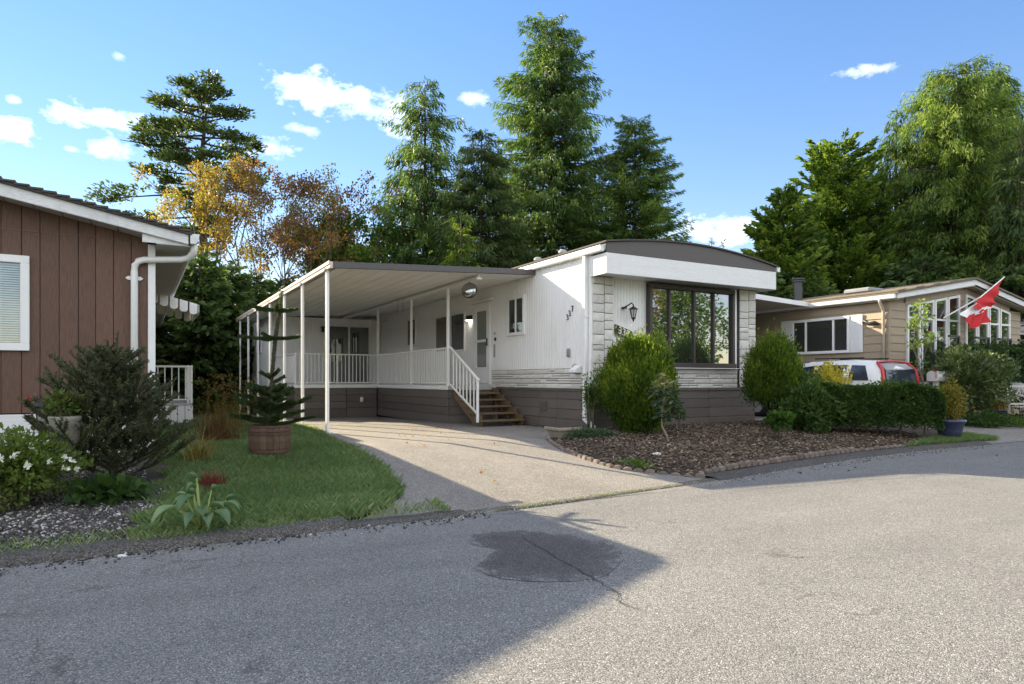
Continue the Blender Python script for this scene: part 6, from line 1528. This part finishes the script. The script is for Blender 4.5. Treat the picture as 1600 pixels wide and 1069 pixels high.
rr = random.Random(2); k = 420; leaves('leaf_tuft', np.stack([RNG.normal(0,.3,k), RNG.normal(0,.2,k), .3+.8*RNG.random(k)], 1), rdir(k), .06, .035, RNG.random(k), LM['rust'], t, kind='stuff')

def chips(name, P, size, mats_, flat=.25, tilt=.5, lbl=None, bumpz=None):
    # little wedge-shaped solids, tumbled
    n = len(P); base = np.array([[-.5,-.5,-.5],[.5,-.5,-.5],[.5,.5,-.5],[-.5,.5,-.5],[-.4,-.35,.5],[.42,-.4,.5],[.35,.42,.5],[-.42,.38,.5]])
    sz = np.stack([size[0]*(.5+RNG.random(n)), size[1]*(.5+RNG.random(n)), size[2]*(.5+RNG.random(n))], 1)
    V = base[None]*sz[:, None, :]*(1+RNG.normal(0,.12,(n,8,3)))
    a = RNG.random(n)*6.283; b = RNG.normal(0, tilt, n); c = RNG.normal(0, tilt, n)
    ca, sa, cb, sb, cc, sc_ = np.cos(a), np.sin(a), np.cos(b), np.sin(b), np.cos(c), np.sin(c)
    x, y, z = V[..., 0], V[..., 1], V[..., 2]
    y, z = y*cb[:,None]-z*sb[:,None], y*sb[:,None]+z*cb[:,None]; x, z = x*cc[:,None]+z*sc_[:,None], -x*sc_[:,None]+z*cc[:,None]
    x, y = x*ca[:,None]-y*sa[:,None], x*sa[:,None]+y*ca[:,None]
    V = np.stack([x, y, z], -1)+P[:, None, :]
    f = np.array([(3,2,1,0),(4,5,6,7),(0,1,5,4),(1,2,6,5),(2,3,7,6),(3,0,4,7)])
    me = bpy.data.meshes.new(name); me.vertices.add(n*8); me.vertices.foreach_set('co', V.reshape(-1).astype(np.float32))
    idx = (np.arange(n)[:, None, None]*8+f[None]).reshape(-1).astype(np.int32); me.loops.add(len(idx)); me.loops.foreach_set('vertex_index', idx); me.polygons.add(n*6); me.polygons.foreach_set('loop_start', np.arange(0, n*24, 4, dtype=np.int32))
    at_ = me.attributes.new('tint', 'FLOAT', 'POINT'); at_.data.foreach_set('value', np.repeat(RNG.random(n).astype(np.float32), 8)); me.materials.append(mats_); me.update(calc_edges=True)
    return link(name, me, None, None, 'stuff', lbl)
bark_chip = leafmat('bark_chip', [(0,(.045,.033,.025)),(.5,(.10,.072,.053)),(.85,(.19,.145,.105)),(.95,(.27,.21,.15)),(1,(.40,.33,.24))], .0, .9, .2)
inb = lambda x, y: x > bed_edge(y)+.10 and y > bed_low(x)+.08 and y < .08
P = scatter(15000, -1.9, 6.0, -4.0, .08, inb); P[:, 2] = [bedz(x, y)+random.uniform(.0,.022) for x, y, _ in P]
chips('bark_mulch', P, (.055,.020,.010), bark_chip, tilt=.35)
grav_mat = leafmat('gravel_stone', [(0,(.028,.026,.024)),(.6,(.07,.064,.060)),(.8,(.14,.13,.12)),(.9,(.30,.28,.25)),(1,(.52,.50,.47))], 0, .8, .3)
P = scatter(23000, -10.6, -7.1, -4.12, -1.2, lambda x, y: x < grav_edge(y)+.04 and not (y > -2.2 and x > -7.4)); P[:, 2] += .008
chips('gravel', P, (.026,.022,.016), grav_mat, tilt=.5)
P = scatter(60, -9, -6.2, -4.62, -4.42, lambda x, y: True); P[:, 2] = [roadz(x, y)+.008 for x, y, _ in P]; chips('stray_stones', P, (.026,.02,.014), grav_mat)
P = scatter(12, -2.0, 5.4, -4.5, -3.7, lambda x, y: y < road_edge(x)-.05); P[:, 2] = [roadz(x, y)+.008 for x, y, _ in P]; chips('stray_chips', P, (.035,.02,.010), bark_chip)
for i, (x, y, s, lb) in enumerate(((-7.58,-4.56,.035,'larger white stone lying in the gutter by the kerb'),(-1.0,-2.85,.06,'pale stone lying on the bark near the driveway edging'))):
    t = thing('loose_stone', lb, 'stone', (x, y, roadz(x, y) if y < -4.4 else bedz(x, y)+.02)); bm = bmesh.new(); bmesh.ops.create_icosphere(bm, subdivisions=2, radius=1)
    for v in bm.verts: v.co = Vector((v.co.x*s*1.3, v.co.y*s*.8, v.co.z*s*.45))*random.uniform(.82,1.12)
    me = bpy.data.meshes.new('stone_body'); bm.to_mesh(me); bm.free(); me.materials.append(paint('pale_stone', (.55,.54,.51), .8, .1, 8, grain=.3)); link('stone_body', me, t)
P = np.concatenate([scatter(420, -9, -4.6, -4.75, -4.46, lambda x, y: random.random() < math.exp((y+4.46)*6)), scatter(260, -1.2, 6.5, -4.6, -3.5, lambda x, y: road_edge(x)-.35 < y < road_edge(x)-.07)]); P[:, 2] = [roadz(x, y)+.006 for x, y, _ in P]; chips('road_grit', P, (.014,.011,.008), grav_mat)
# fallen leaves on the driveway and lawn
P = np.concatenate([scatter(190, -6.8, -4.4, -3.8, 3, inl), scatter(24, -4.4, -1.4, -3.5, 2.5, lambda x, y: x > lawn_edge(y))]); P[:, 2] += .02; n = len(P); d = rdir(n); d[:, 2] *= .15
leaves('fallen_leaves', P, d, .05, .035, .2+.6*RNG.random(n), LM['rust'], kind='stuff')

# ---- across the road (seen only in the window reflections)
l = (22, -27, -.28)
oh = thing('opposite_house', 'pale house across the road mirrored in the bay window', 'house', l)
pale = paint('pale_blue_siding', (.50,.56,.60), .6, .05)
plank(oh, 'wall', pale, 18, 26, -34, -27, -.3, 2.6, 0)
m = MB(); m.prism([(17.6,2.6),(22,3.9),(26.4,2.6),(26.4,2.75),(22,4.1),(17.6,2.75)], 'y', -34.5, -26.5); m.prism([(18,2.6),(22,3.85),(26,2.6)], 'y', -33.9, -27.0); m.build('roof', white_board, oh)
m = MB(); m.lathe([(.2,0),(.2,1.0),(.28,1.0),(.28,1.15),(0,1.2)], (20.5,-29,3.0), 12); m.build('chimney', white_metal, oh)
window_y(oh, 19, 21, 1.0, 2.1, -27, out=1); window_y(oh, 23.5, 25, 1.0, 2.1, -27, out=1)
plank(oh, 'door', brown_trim, 22, 22.9, -27.0, -26.96, -.2, 1.9)
for i, (x, y, h, r, mt, lb) in enumerate(((14,-30,6.5,2.4,'bright','broad green tree across the road, left of the pale house'),(31,-34,14,3.0,'maple','orange tree across the road beside the pale house'),(29,-27,11,3.2,'bright','yellow green tree across the road, beside the pale house'),(12,-36,10,3.4,'decid','green tree behind the pale house across the road'),(40,-26,11,3.4,'bright','tall green tree at the far bend across the road'),(24,-40,8,3.8,'decid','large green tree well behind the pale house'),(-6,-34,11,3.6,'decid','green tree across the road facing the brown house'),(3,-38,12,3.6,'bright','green tree across the road facing the driveway'),(48,-16,10,3.2,'decid','round green tree far down the road'),(54,-24,12,3.6,'decid','tall dark green tree far down the road'))):
    clump_tree(lb, (x, y, -.28), h*.8, blob_clumps(22, r, r, h*.2, h*.76, r*.32, r*.5, i+20, lambda f: math.sin(math.pi*min(1, .12+f*.85))**.6), 5000, .28, mt, ((0,0),), .16, i+30, group='trees across the road', tint0=.6)
